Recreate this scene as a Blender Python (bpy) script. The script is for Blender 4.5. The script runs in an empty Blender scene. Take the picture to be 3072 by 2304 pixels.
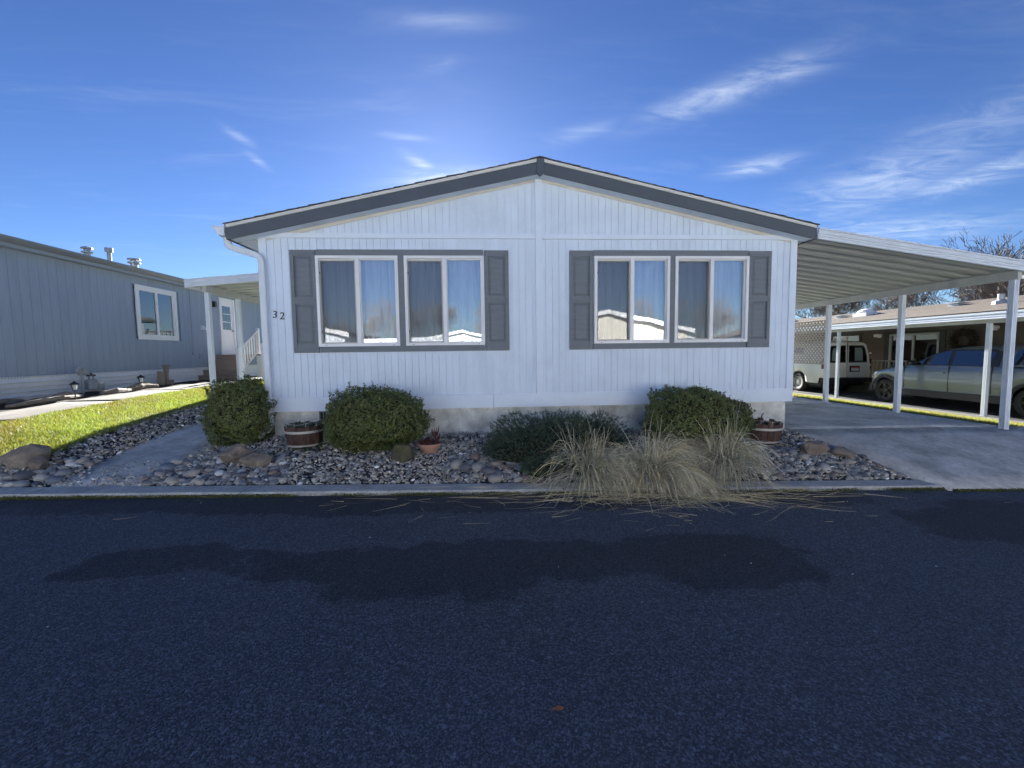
import bpy, math, random
import numpy as np
from mathutils import Vector, Matrix

random.seed(7); RNG = np.random.default_rng(7)
SC = bpy.context.scene
COL = SC.collection
ZO = 1.6                       # heights below are measured from the camera; the road is about 1.57 m under it
PI = math.pi

# ------------------------------------------------------------------ camera
F_PX, PITCH, YAW, ROLL = 1281.72, -0.0738742, 0.0646488, -0.0127793
CAM = np.array([3.214, -6.526, 0.0])
_f = np.array([math.sin(YAW) * math.cos(PITCH), math.cos(YAW) * math.cos(PITCH), math.sin(PITCH)])
_r = np.array([math.cos(YAW), -math.sin(YAW), 0.0])
_u = np.cross(_r, _f)
RV = math.cos(ROLL) * _r + math.sin(ROLL) * _u
UV = -math.sin(ROLL) * _r + math.cos(ROLL) * _u
cam_data = bpy.data.cameras.new('camera')
cam_data.sensor_width = 36.0
cam_data.lens = F_PX / 3072.0 * 36.0
cam_data.clip_start = 0.05
cam_data.clip_end = 3000.0
cam = bpy.data.objects.new('camera', cam_data)
COL.objects.link(cam)
M = Matrix((( RV[0], UV[0], -_f[0], CAM[0]), (RV[1], UV[1], -_f[1], CAM[1]), (RV[2], UV[2], -_f[2], CAM[2] + ZO), (0, 0, 0, 1)))
cam.matrix_world = M
SC.camera = cam

# ------------------------------------------------------------------ sky, sun, exposure
SUN_EL, SUN_AZ = math.radians(21.0), math.radians(-4.5)      # azimuth from +Y, positive towards +X
SC.view_settings.view_transform = 'Standard'
SC.view_settings.look = 'None'
SC.view_settings.gamma = 1.0
SC.view_settings.use_curve_mapping = False
SC.view_settings.exposure = 2.6
SKY_STRENGTH = 0.05
SKY_GAMMA, SKY_TINT = 1.2, (0.178, 0.217, 0.312)     # even tone curve and cool white balance over the whole sky

world = bpy.data.worlds.new('World')
SC.world = world
world.use_nodes = True
wn, wl = world.node_tree.nodes, world.node_tree.links
wn.clear()


def wnode(t, **kw):
    n = wn.new(t)
    for k, v in kw.items():
        setattr(n, k, v)
    return n


def wmath(op, a, b=None, clamp=False):
    n = wnode('ShaderNodeMath', operation=op, use_clamp=clamp)
    for i, s in enumerate((a, b)):
        if s is None:
            continue
        if isinstance(s, (int, float)):
            n.inputs[i].default_value = s
        else:
            wl.new(s, n.inputs[i])
    return n.outputs[0]


sky = wnode('ShaderNodeTexSky', sky_type='NISHITA')
sky.sun_disc = False
sky.sun_elevation = SUN_EL
sky.sun_rotation = SUN_AZ
sky.altitude = 300.0
sky.air_density = 1.0
sky.dust_density = 0.15
sky.ozone_density = 2.2
tc = wnode('ShaderNodeTexCoord')
sep = wnode('ShaderNodeSeparateXYZ')
wl.new(tc.outputs['Generated'], sep.inputs[0])
zc = wmath('MAXIMUM', sep.outputs[2], 0.03)
px = wmath('DIVIDE', sep.outputs[0], zc)
py = wmath('DIVIDE', sep.outputs[1], zc)
comb = wnode('ShaderNodeCombineXYZ')
wl.new(px, comb.inputs[0]); wl.new(py, comb.inputs[1])


def cloud_noise(rot, sx, sy, scale, lo, hi, detail=8, dist=0.6, off=(0, 0, 0)):
    mp = wnode('ShaderNodeMapping')
    mp.inputs['Rotation'].default_value = (0, 0, rot)
    mp.inputs['Scale'].default_value = (sx, sy, 1)
    mp.inputs['Location'].default_value = off
    wl.new(comb.outputs[0], mp.inputs[0])
    n = wnode('ShaderNodeTexNoise')
    n.inputs['Scale'].default_value = scale
    n.inputs['Detail'].default_value = detail
    n.inputs['Roughness'].default_value = 0.62
    n.inputs['Distortion'].default_value = dist
    wl.new(mp.outputs[0], n.inputs['Vector'])
    m = wnode('ShaderNodeMapRange', interpolation_type='SMOOTHSTEP')
    m.inputs['From Min'].default_value = lo
    m.inputs['From Max'].default_value = hi
    wl.new(n.outputs['Fac'], m.inputs['Value'])
    return m.outputs[0]


thin = cloud_noise(-0.55, 1.0, 2.6, 1.1, 0.52, 0.80, off=(3.1, 0.4, 0))
streak = cloud_noise(-0.62, 1.0, 5.5, 2.3, 0.46, 0.78, off=(1.3, 2.2, 0))


def dirpx(u, v):
    d = _f + RV * (u - 1536) / F_PX - UV * (v - 1152) / F_PX
    return d / np.linalg.norm(d)


def wisp(u, v, ru, rv, tilt=0.0):
    """soft patch of cirrus standing in one direction of the sky (angular radii in radians)"""
    d = dirpx(u, v)
    e1 = np.cross(d, (0, 0, 1.0)); e1 /= np.linalg.norm(e1)
    e2 = np.cross(e1, d)
    a = math.cos(tilt) * e1 + math.sin(tilt) * e2
    b = -math.sin(tilt) * e1 + math.cos(tilt) * e2
    acc = None
    for ax, r in ((a, ru), (b, rv)):
        dp = wnode('ShaderNodeVectorMath', operation='DOT_PRODUCT')
        wl.new(tc.outputs['Generated'], dp.inputs[0])
        dp.inputs[1].default_value = tuple(ax / r)
        q = wmath('MULTIPLY', dp.outputs['Value'], dp.outputs['Value'])
        acc = q if acc is None else wmath('ADD', acc, q)
    fw = wnode('ShaderNodeVectorMath', operation='DOT_PRODUCT')
    wl.new(tc.outputs['Generated'], fw.inputs[0])
    fw.inputs[1].default_value = tuple(d)
    front = wmath('GREATER_THAN', fw.outputs['Value'], 0.0)
    return wmath('MULTIPLY', wmath('POWER', 2.718, wmath('MULTIPLY', acc, -1.0)), front)


WISPS = [(2190, 270, 0.13, 0.020, 0.10, 0.9), (2270, 497, 0.055, 0.012, -0.02, 1.0), (2640, 545, 0.12, 0.040, 0.15, 0.65),
         (2960, 520, 0.08, 0.016, 0.12, 0.8), (2930, 380, 0.16, 0.035, 0.2, 0.35), (2650, 695, 0.12, 0.020, -0.1, 0.8),
         (1255, 485, 0.032, 0.009, -0.40, 1.0), (1220, 412, 0.04, 0.006, 0.0, 0.6), (778, 486, 0.016, 0.006, -0.5, 0.9),
         (710, 405, 0.022, 0.007, -0.4, 0.45), (1330, 195, 0.035, 0.010, 0.25, 0.4), (1320, 530, 0.09, 0.014, 0.15, 0.9),
         (1330, 60, 0.10, 0.014, 0.05, 0.35), (1750, 395, 0.07, 0.014, 0.15, 0.35)]
tot = wmath('MULTIPLY', thin, 0.06)
fine = cloud_noise(-0.45, 1.0, 2.2, 2.6, 0.28, 0.80, detail=7, dist=0.9)
wsum = None
for (u, v, ru, rv, ti, amp) in WISPS:
    w = wmath('MULTIPLY', wisp(u, v, ru, rv, ti), amp)
    wsum = w if wsum is None else wmath('MAXIMUM', wsum, w)
wt = wmath('MULTIPLY', wsum, wmath('ADD', wmath('MULTIPLY', fine, 1.0), 0.08))
tot = wmath('ADD', tot, wmath('MULTIPLY', wt, 0.55))
tot = wmath('ADD', tot, wmath('MULTIPLY', streak, 0.015), True)
mixc = wnode('ShaderNodeMix', data_type='RGBA')
skyg = wnode('ShaderNodeGamma')
skyg.inputs[1].default_value = SKY_GAMMA
wl.new(sky.outputs[0], skyg.inputs[0])
skyhs = wnode('ShaderNodeMix', data_type='RGBA', blend_type='MULTIPLY')
skyhs.inputs[0].default_value = 1.0
skyhs.inputs[7].default_value = SKY_TINT + (1,)
wl.new(skyg.outputs[0], skyhs.inputs[6])
wl.new(tot, mixc.inputs[0])
wl.new(skyhs.outputs[2], mixc.inputs[6])
mixc.inputs[7].default_value = (4.0, 4.4, 4.7, 1)
bg = wnode('ShaderNodeBackground')
bg.inputs['Strength'].default_value = SKY_STRENGTH
wl.new(mixc.outputs[2], bg.inputs['Color'])
wo = wnode('ShaderNodeOutputWorld')
wl.new(bg.outputs[0], wo.inputs[0])

world.cycles.sampling_method = 'MANUAL'
world.cycles.sample_map_resolution = 512
SC.cycles.max_bounces = 7
SC.cycles.diffuse_bounces = 4
SC.cycles.glossy_bounces = 3
SC.cycles.transparent_max_bounces = 10
SC.cycles.transmission_bounces = 3

sun_data = bpy.data.lights.new('sun', 'SUN')
sun_data.energy = 5.0
sun_data.angle = math.radians(0.55)
sun_data.color = (1.0, 0.97, 0.93)
sun = bpy.data.objects.new('sun', sun_data)
COL.objects.link(sun)
sdir = Vector((math.sin(SUN_AZ) * math.cos(SUN_EL), math.cos(SUN_AZ) * math.cos(SUN_EL), math.sin(SUN_EL)))
sun.rotation_euler = sdir.to_track_quat('Z', 'Y').to_euler()
sun.location = (0, 30, 25)

# ------------------------------------------------------------------ helpers: meshes
class MB:
    def __init__(s):
        s.v = []; s.f = []

    def add(s, vs, fs):
        o = len(s.v)
        s.v.extend(vs)
        s.f.extend([tuple(i + o for i in f) for f in fs])
        return s

    def box(s, x0, x1, y0, y1, z0, z1):
        x0, x1 = min(x0, x1), max(x0, x1); y0, y1 = min(y0, y1), max(y0, y1); z0, z1 = min(z0, z1), max(z0, z1)
        return s.add([(x0, y0, z0), (x1, y0, z0), (x1, y1, z0), (x0, y1, z0), (x0, y0, z1), (x1, y0, z1), (x1, y1, z1), (x0, y1, z1)],
                     [(0, 3, 2, 1), (4, 5, 6, 7), (0, 1, 5, 4), (1, 2, 6, 5), (2, 3, 7, 6), (3, 0, 4, 7)])

    def prism(s, poly, axis, a, b):
        """poly in the two other axes (order x,y,z without axis), extruded from a to b along axis"""
        n = len(poly)
        def mk(p, t):
            return {'x': (t, p[0], p[1]), 'y': (p[0], t, p[1]), 'z': (p[0], p[1], t)}[axis]
        vs = [mk(p, a) for p in poly] + [mk(p, b) for p in poly]
        fs = [tuple(range(n)), tuple(range(2 * n - 1, n - 1, -1))]
        fs += [(i, i + n, (i + 1) % n + n, (i + 1) % n) for i in range(n)]
        return s.add(vs, fs)

    def tube(s, pts, rad, n=8, cap=True, flat=None):
        pts = [Vector(p) for p in pts]
        if not hasattr(rad, '__len__'):
            rad = [rad] * len(pts)
        t0 = (pts[1] - pts[0]).normalized()
        ref = Vector((0, 0, 1)) if abs(t0.z) < 0.9 else Vector((0, 1, 0))
        uu = t0.cross(ref).normalized()
        o = len(s.v)
        for i, p in enumerate(pts):
            t = (pts[min(i + 1, len(pts) - 1)] - pts[max(i - 1, 0)]).normalized()
            uu = (uu - t * uu.dot(t)).normalized()
            ww = t.cross(uu)
            for k in range(n):
                a = 2 * PI * (k + 0.5) / n
                q = p + (uu * math.cos(a) + ww * math.sin(a) * (flat or 1.0)) * rad[i]
                s.v.append(tuple(q))
        for i in range(len(pts) - 1):
            for k in range(n):
                a = o + i * n + k; b = o + i * n + (k + 1) % n
                s.f.append((a, b, b + n, a + n))
        if cap:
            s.f.append(tuple(o + k for k in range(n - 1, -1, -1)))
            s.f.append(tuple(o + (len(pts) - 1) * n + k for k in range(n)))
        return s

    def lathe(s, prof, c, n=20, sq=(1, 1)):
        """prof: [(r,z)...] about the z axis through c"""
        o = len(s.v)
        for r, z in prof:
            for k in range(n):
                a = 2 * PI * k / n
                s.v.append((c[0] + r * math.cos(a) * sq[0], c[1] + r * math.sin(a) * sq[1], c[2] + z))
        for i in range(len(prof) - 1):
            for k in range(n):
                a = o + i * n + k; b = o + i * n + (k + 1) % n
                s.f.append((a, b, b + n, a + n))
        s.f.append(tuple(o + k for k in range(n - 1, -1, -1)))
        s.f.append(tuple(o + (len(prof) - 1) * n + k for k in range(n)))
        return s

    def cyl(s, c, axis, r, a, b, n=20):
        poly = [(math.cos(2 * PI * k / n) * r, math.sin(2 * PI * k / n) * r) for k in range(n)]
        i = 'xyz'.index(axis); oth = [j for j in range(3) if j != i]
        poly = [(p[0] + c[oth[0]], p[1] + c[oth[1]]) for p in poly]
        return s.prism(poly, axis, a, b)

    def xf(s, m):
        s.v = [tuple(m @ Vector(v)) for v in s.v]
        return s

    def mesh(s, name, off=(0, 0, 0)):
        me = bpy.data.meshes.new(name)
        me.from_pydata([(v[0] - off[0], v[1] - off[1], v[2] - off[2]) for v in s.v], [], s.f)
        me.update()
        return me

    def build(s, name, mat, parent=None, smooth=False, local=False):
        """vertices in scene coordinates (camera-relative heights) unless local"""
        off = (0, 0, 0) if local else (-0.0, -0.0, -ZO)
        if parent is not None and not local:
            w = root_loc(parent)
            off = (w[0], w[1], w[2] - ZO)
        me = s.mesh(name, off)
        o = mesh_obj(name, me, mat, parent, smooth)
        fix_normals(me)
        return o


def fix_normals(me):
    import bmesh
    bm = bmesh.new(); bm.from_mesh(me)
    bmesh.ops.recalc_face_normals(bm, faces=bm.faces)
    bm.to_mesh(me); bm.free()


def root_loc(p):
    w = Vector((0, 0, 0))
    while p is not None:
        w += p.location; p = p.parent
    return w


def mesh_obj(name, me, mat, parent=None, smooth=False):
    if mat is not None and not me.materials:
        me.materials.append(mat)
    if smooth:
        me.polygons.foreach_set('use_smooth', [True] * len(me.polygons))
    o = bpy.data.objects.new(name, me)
    COL.objects.link(o)
    if parent is not None:
        o.parent = parent
    return o


def np_obj(name, V, Fq, mat, parent=None, smooth=False, col=None, zo=True):
    """fast mesh: V (n,3) scene coordinates, Fq (m,k)"""
    V = np.asarray(V, dtype=np.float32).copy()
    if zo:
        V[:, 2] += ZO
        if parent is not None:
            V -= np.array(root_loc(parent), dtype=np.float32)
    Fq = np.asarray(Fq, dtype=np.int32)
    m, k = Fq.shape
    me = bpy.data.meshes.new(name)
    me.vertices.add(len(V)); me.vertices.foreach_set('co', V.ravel())
    me.loops.add(m * k); me.loops.foreach_set('vertex_index', Fq.ravel())
    me.polygons.add(m)
    me.polygons.foreach_set('loop_start', np.arange(0, m * k, k, dtype=np.int32))
    me.polygons.foreach_set('loop_total', np.full(m, k, dtype=np.int32))
    if smooth:
        me.polygons.foreach_set('use_smooth', np.ones(m, dtype=bool))
    me.update(calc_edges=True)
    if col is not None:
        at = me.color_attributes.new('tint', 'FLOAT_COLOR', 'POINT')
        c = np.ones((len(V), 4), dtype=np.float32); c[:, :3] = col
        at.data.foreach_set('color', c.ravel())
    return mesh_obj(name, me, mat, parent)


def empty(name, loc, label=None, cat=None, group=None, rz=0.0):
    o = bpy.data.objects.new(name, None)
    COL.objects.link(o)
    o.location = (loc[0], loc[1], loc[2] + ZO)
    o.rotation_euler = (0, 0, rz)
    o.empty_display_size = 0.2
    tag(o, label, cat, group)
    return o


def tag(o, label=None, cat=None, group=None, kind=None):
    if label: o['label'] = label
    if cat: o['category'] = cat
    if group: o['group'] = group
    if kind: o['kind'] = kind
    return o


def sub(name, loc, parent):
    o = bpy.data.objects.new(name, None)
    COL.objects.link(o); o.parent = parent
    w = root_loc(parent)
    o.location = (loc[0] - w[0], loc[1] - w[1], loc[2] + ZO - w[2])
    return o


def copy_tree(o, parent=None):
    c = o.copy(); COL.objects.link(c); c.parent = parent
    for ch in [k for k in o.children]:
        copy_tree(ch, c)
    return c


# ------------------------------------------------------------------ helpers: materials
MATS = {}


def mat(name, col, rough=0.6, var=0.10, scale=6.0, bump=0.0, bscale=60.0, metal=0.0, stretch=(1, 1, 1), spec=0.5,
        rnd=0.0, col2=None, coat=0.0, attr=False, detail=6, bdist=0.01, trans=0.0, lo=0.3, hi=0.7):
    m = bpy.data.materials.new(name)
    m.use_nodes = True
    nt = m.node_tree; N = nt.nodes; L = nt.links
    bs = N['Principled BSDF']
    bs.inputs['Roughness'].default_value = rough
    bs.inputs['Metallic'].default_value = metal
    bs.inputs['Specular IOR Level'].default_value = spec
    bs.inputs['Coat Weight'].default_value = coat
    bs.inputs['Coat Roughness'].default_value = 0.05
    geo = N.new('ShaderNodeNewGeometry')
    mp = N.new('ShaderNodeMapping'); mp.inputs['Scale'].default_value = stretch
    L.new(geo.outputs['Position'], mp.inputs[0])
    no = N.new('ShaderNodeTexNoise'); no.inputs['Scale'].default_value = scale; no.inputs['Detail'].default_value = detail
    no.inputs['Roughness'].default_value = 0.6
    L.new(mp.outputs[0], no.inputs['Vector'])
    mr = N.new('ShaderNodeMapRange'); mr.inputs['From Min'].default_value = lo; mr.inputs['From Max'].default_value = hi
    L.new(no.outputs['Fac'], mr.inputs['Value'])
    mx = N.new('ShaderNodeMix'); mx.data_type = 'RGBA'
    L.new(mr.outputs[0], mx.inputs[0])
    c = np.array(col)
    a = tuple(np.clip(c * (1 - var), 0, 1)) + (1,)
    b = tuple(np.clip(c * (1 + var), 0, 1)) + (1,)
    if col2 is not None:
        a, b = tuple(col) + (1,), tuple(col2) + (1,)
    mx.inputs[6].default_value = a; mx.inputs[7].default_value = b
    out = mx.outputs[2]
    if attr:
        at = N.new('ShaderNodeAttribute'); at.attribute_name = 'tint'
        mm = N.new('ShaderNodeMix'); mm.data_type = 'RGBA'; mm.blend_type = 'MULTIPLY'; mm.inputs[0].default_value = 1.0
        L.new(out, mm.inputs[6]); L.new(at.outputs['Color'], mm.inputs[7]); out = mm.outputs[2]
    if rnd > 0:
        oi = N.new('ShaderNodeObjectInfo')
        r2 = N.new('ShaderNodeMapRange'); r2.inputs['To Min'].default_value = 1 - rnd; r2.inputs['To Max'].default_value = 1 + rnd
        L.new(oi.outputs['Random'], r2.inputs['Value'])
        hs = N.new('ShaderNodeHueSaturation')
        L.new(out, hs.inputs['Color']); L.new(r2.outputs[0], hs.inputs['Value']); out = hs.outputs[0]
    L.new(out, bs.inputs['Base Color'])
    if bump > 0:
        nb = N.new('ShaderNodeTexNoise'); nb.inputs['Scale'].default_value = bscale; nb.inputs['Detail'].default_value = 5
        L.new(mp.outputs[0], nb.inputs['Vector'])
        bp = N.new('ShaderNodeBump'); bp.inputs['Strength'].default_value = bump; bp.inputs['Distance'].default_value = bdist
        L.new(nb.outputs['Fac'], bp.inputs['Height']); L.new(bp.outputs[0], bs.inputs['Normal'])
    if trans > 0:
        tr = N.new('ShaderNodeBsdfTranslucent'); L.new(out, tr.inputs[0])
        ms = N.new('ShaderNodeMixShader'); ms.inputs[0].default_value = trans
        L.new(bs.outputs[0], ms.inputs[1]); L.new(tr.outputs[0], ms.inputs[2])
        L.new(ms.outputs[0], N['Material Output'].inputs[0])
    MATS[name] = m
    return m


def glass_mat(name, tint=(0.93, 0.95, 0.96), base=0.14, gain=1.6, rough=0.0):
    m = bpy.data.materials.new(name); m.use_nodes = True
    nt = m.node_tree; N = nt.nodes; L = nt.links
    N.remove(N['Principled BSDF'])
    tr = N.new('ShaderNodeBsdfTransparent'); tr.inputs[0].default_value = tint + (1,)
    gl = N.new('ShaderNodeBsdfGlossy'); gl.inputs['Roughness'].default_value = rough
    gl.inputs[0].default_value = (0.95, 0.97, 1, 1)
    geo = N.new('ShaderNodeNewGeometry')
    nz = N.new('ShaderNodeTexNoise'); nz.inputs['Scale'].default_value = 1.6; nz.inputs['Detail'].default_value = 1
    L.new(geo.outputs['Position'], nz.inputs['Vector'])
    bp = N.new('ShaderNodeBump'); bp.inputs['Strength'].default_value = 0.05; bp.inputs['Distance'].default_value = 0.05
    L.new(nz.outputs['Fac'], bp.inputs['Height']); L.new(bp.outputs[0], gl.inputs['Normal'])
    fr = N.new('ShaderNodeFresnel'); fr.inputs['IOR'].default_value = 1.5
    ma = N.new('ShaderNodeMath'); ma.operation = 'MULTIPLY_ADD'; ma.use_clamp = True
    L.new(fr.outputs[0], ma.inputs[0]); ma.inputs[1].default_value = gain; ma.inputs[2].default_value = base
    ms = N.new('ShaderNodeMixShader')
    L.new(ma.outputs[0], ms.inputs[0]); L.new(tr.outputs[0], ms.inputs[1]); L.new(gl.outputs[0], ms.inputs[2])
    L.new(ms.outputs[0], N['Material Output'].inputs[0])
    return m


def screen_mat(name):
    m = bpy.data.materials.new(name); m.use_nodes = True
    nt = m.node_tree; N = nt.nodes; L = nt.links
    bs = N['Principled BSDF']; bs.inputs['Base Color'].default_value = (0.12, 0.12, 0.12, 1); bs.inputs['Roughness'].default_value = 0.7
    tr = N.new('ShaderNodeBsdfTransparent')
    ms = N.new('ShaderNodeMixShader'); ms.inputs[0].default_value = 0.24
    L.new(tr.outputs[0], ms.inputs[1]); L.new(bs.outputs[0], ms.inputs[2])
    L.new(ms.outputs[0], N['Material Output'].inputs[0])
    return m


WHITE_SIDING = mat('white_painted_siding', (0.70, 0.79, 0.90), 0.62, 0.05, 2.0, 0.35, 30, stretch=(3, 3, 0.5), rnd=0.02, bdist=0.004)
WHITE_TRIM = mat('white_painted_trim', (0.73, 0.81, 0.91), 0.55, 0.03, 5, 0.2, 60, bdist=0.003)
GABLE_TRIM = mat('cream_gable_trim', (0.66, 0.64, 0.58), 0.6, 0.05, 5, 0.2, 60, bdist=0.003)
GREY_TRIM = mat('slate_grey_trim', (0.165, 0.185, 0.205), 0.6, 0.10, 4, 0.25, 50, stretch=(1, 1, 6), bdist=0.003)
GREY_FASCIA = mat('slate_grey_fascia', (0.082, 0.095, 0.115), 0.55, 0.08, 3, 0.15, 40, bdist=0.003)
VINYL = mat('white_vinyl', (0.80, 0.80, 0.80), 0.35, 0.02, 8)
SCREEN_FRAME = mat('beige_screen_frame', (0.42, 0.41, 0.38), 0.5, 0.05, 8)
ALU_WHITE = mat('white_aluminium', (0.67, 0.72, 0.78), 0.42, 0.06, 4, 0.05, 20)
ALU_PAN = mat('pale_aluminium_pan', (0.44, 0.45, 0.425), 0.45, 0.10, 2.5, stretch=(0.6, 3, 1))
STUCCO = mat('grey_stucco', (0.66, 0.66, 0.61), 0.85, 0.22, 5, 0.6, 45, bdist=0.006, lo=0.35, hi=0.65)
CONCRETE = mat('weathered_concrete', (0.53, 0.54, 0.53), 0.85, 0.32, 1.7, 0.45, 110, detail=9, bdist=0.004)
KERB_MAT = mat('kerb_concrete', (0.47, 0.475, 0.46), 0.88, 0.18, 5, 0.5, 120, bdist=0.005)
SHINGLE = mat('charcoal_shingle', (0.10, 0.095, 0.09), 0.9, 0.25, 30, 0.5, 120, rnd=0.15)
SHINGLE_BROWN = mat('brown_shingle', (0.135, 0.112, 0.092), 0.92, 0.33, 5, 0.6, 60, stretch=(2.0, 1.0, 2), rnd=0.05, bdist=0.02)
DARK = mat('shade_black', (0.012, 0.012, 0.012), 0.9, 0.0)  # near-black that stands in for shade in openings
BLACK_PLASTIC = mat('black_plastic', (0.02, 0.02, 0.022), 0.45, 0.1, 20)
BLACK_METAL = mat('black_painted_metal', (0.025, 0.025, 0.025), 0.4, 0.1, 20)
CURTAIN = mat('pale_curtain', (0.80, 0.82, 0.84), 0.9, 0.05, 6, trans=0.3)
GLASS = glass_mat('window_glass', base=0.12, gain=1.5)
SCREEN = screen_mat('insect_screen')
GLASS_DARK = glass_mat('dark_window_glass', (0.10, 0.11, 0.12), 0.06, 1.6)
BLUE_SIDING = mat('blue_grey_siding', (0.295, 0.355, 0.445), 0.7, 0.06, 3, 0.3, 40, stretch=(3, 3, 0.5), rnd=0.03, bdist=0.004)
BLUE_TRIM = mat('blue_grey_fascia', (0.28, 0.325, 0.38), 0.6, 0.05, 3)
GUTTER_GREY = mat('pewter_gutter', (0.19, 0.215, 0.245), 0.35, 0.06, 3, metal=0.2)
SKIRT = mat('white_metal_skirting', (0.78, 0.80, 0.82), 0.5, 0.05, 4, rnd=0.03)
WOOD_TREAD = mat('brown_weathered_tread', (0.27, 0.21, 0.165), 0.75, 0.25, 4, 0.3, 30, stretch=(1, 8, 8), rnd=0.12)
GALV = mat('galvanised_metal', (0.42, 0.44, 0.45), 0.4, 0.12, 8, metal=0.6)
METER_GREY = mat('meter_grey_paint', (0.30, 0.33, 0.35), 0.45, 0.08, 10)
MULCH = mat('dark_mulch', (0.035, 0.027, 0.02), 0.95, 0.5, 30, 0.8, 40, bdist=0.03)
DRIFTWOOD = mat('grey_driftwood', (0.26, 0.22, 0.18), 0.85, 0.3, 8, 0.6, 40, stretch=(6, 1, 6), rnd=0.15, bdist=0.01)
SOIL = mat('soil', (0.06, 0.048, 0.036), 0.95, 0.4, 12, 0.8, 30, bdist=0.03)
BEIGE_WALL_SHADE = mat('beige_wall_in_shade', (0.125, 0.108, 0.082), 0.8, 0.08, 3, 0.2, 30, rnd=0.03)  # beige darkened to imitate the deep shade under the carport
DARK_TRIM = mat('dark_green_trim', (0.03, 0.045, 0.04), 0.6, 0.1, 4)
TERRACOTTA = mat('terracotta', (0.46, 0.26, 0.185), 0.75, 0.14, 9, 0.25, 60)
BARREL_WOOD = mat('dark_red_brown_stave', (0.085, 0.045, 0.035), 0.7, 0.45, 6, 0.5, 40, stretch=(5, 5, 0.7), rnd=0.25, bdist=0.006)
HOOP = mat('pale_galvanised_hoop', (0.52, 0.51, 0.47), 0.5, 0.15, 10, metal=0.3)
RUBBER = mat('tyre_rubber', (0.018, 0.018, 0.018), 0.8, 0.15, 20)
STEEL_RIM = mat('silver_wheel', (0.55, 0.55, 0.56), 0.35, 0.06, 10, metal=0.7)
BLACK_RIM = mat('dark_alloy_wheel', (0.06, 0.06, 0.065), 0.3, 0.1, 10, metal=0.6)
VAN_PAINT = mat('white_van_paint', (0.70, 0.70, 0.67), 0.3, 0.02, 3, coat=0.5)
TRUCK_PAINT = mat('silver_blue_paint', (0.17, 0.205, 0.24), 0.32, 0.03, 3, metal=0.45, coat=0.7)
CLADDING = mat('grey_black_cladding', (0.03, 0.03, 0.032), 0.6, 0.1, 10)
RED_LENS = mat('red_lamp_lens', (0.14, 0.012, 0.012), 0.2, 0.1, 10)
CLEAR_LENS = mat('clear_lamp_lens', (0.55, 0.60, 0.65), 0.12, 0.1, 10, coat=1.0)
BARK = mat('grey_brown_bark', (0.115, 0.09, 0.078), 0.9, 0.25, 8, 0.5, 30)
TWIG = mat('red_brown_twig', (0.105, 0.09, 0.085), 0.85, 0.2, 4)
PAPER_WHITE = mat('plate_white', (0.7, 0.7, 0.7), 0.5, 0.03)
PLATE_RED = mat('plate_red', (0.5, 0.08, 0.06), 0.5, 0.1)

def add_wear(m, scale, lo_, hi_, vmin, vmax, detail=9):
    N = m.node_tree.nodes; L = m.node_tree.links; bs = N['Principled BSDF']
    src = bs.inputs['Base Color'].links[0].from_socket
    geo = N.new('ShaderNodeNewGeometry'); n1 = N.new('ShaderNodeTexNoise'); n1.inputs['Scale'].default_value = scale; n1.inputs['Detail'].default_value = detail; n1.inputs['Roughness'].default_value = .75
    L.new(geo.outputs['Position'], n1.inputs['Vector'])
    r1 = N.new('ShaderNodeMapRange'); L.new(n1.outputs['Fac'], r1.inputs['Value'])
    for k_, v_ in (('From Min', lo_), ('From Max', hi_), ('To Min', vmin), ('To Max', vmax)): r1.inputs[k_].default_value = v_
    v = N.new('ShaderNodeVectorMath'); v.operation = 'SCALE'; L.new(src, v.inputs[0]); L.new(r1.outputs[0], v.inputs['Scale'])
    L.new(v.outputs[0], bs.inputs['Base Color'])


add_wear(CONCRETE, 14, .38, .62, .80, 1.12)
add_wear(CONCRETE, 2.6, .36, .50, .72, 1.0, 12)
add_wear(KERB_MAT, 30, .36, .60, .72, 1.12)
add_wear(STUCCO, 3.0, .38, .55, .78, 1.03, 12)
add_wear(WHITE_SIDING, 1.2, .34, .52, .91, 1.0, 12)
add_wear(WHITE_SIDING, 22, .30, .36, .90, 1.0, 4)
add_wear(WHITE_TRIM, 9, .30, .42, .92, 1.0, 10)

# ------------------------------------------------------------------ terrain
GX = np.array([-80, -14, -6.4, -2.3, -1.5, -.55, 0, 8.1, 11.9, 15.2, 18.5, 80.])
GY = np.array([-1.62, -1.0, 0, 3, 6, 15, 80.])


def zr(x):
    return -1.57 - .0245 * (np.clip(x, -14, 22) - 3.2)


GZ = np.array([list(zr(GX) + 0.035),
               [-1.10, -1.10, -1.13, -1.22, -1.33, -1.335, -1.335, -1.47, -1.58, -1.77, -1.80, -1.80],
               [-.97, -.97, -1.0, -1.06, -1.18, -1.21, -1.215, -1.29, -1.34, -1.74, -1.75, -1.75],
               [-.86, -.86, -.88, -.89, -1.03, -1.08, -1.1, -1.30, -1.34, -1.75, -1.75, -1.75],
               [-.82, -.82, -.82, -.84, -.95, -1.0, -1.05, -1.30, -1.34, -1.75, -1.75, -1.75],
               [-.80, -.80, -.80, -.82, -.95, -1.0, -1.05, -1.30, -1.34, -1.75, -1.75, -1.75],
               [-.80, -.80, -.80, -.82, -.95, -1.0, -1.05, -1.30, -1.34, -1.75, -1.75, -1.75]])


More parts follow.
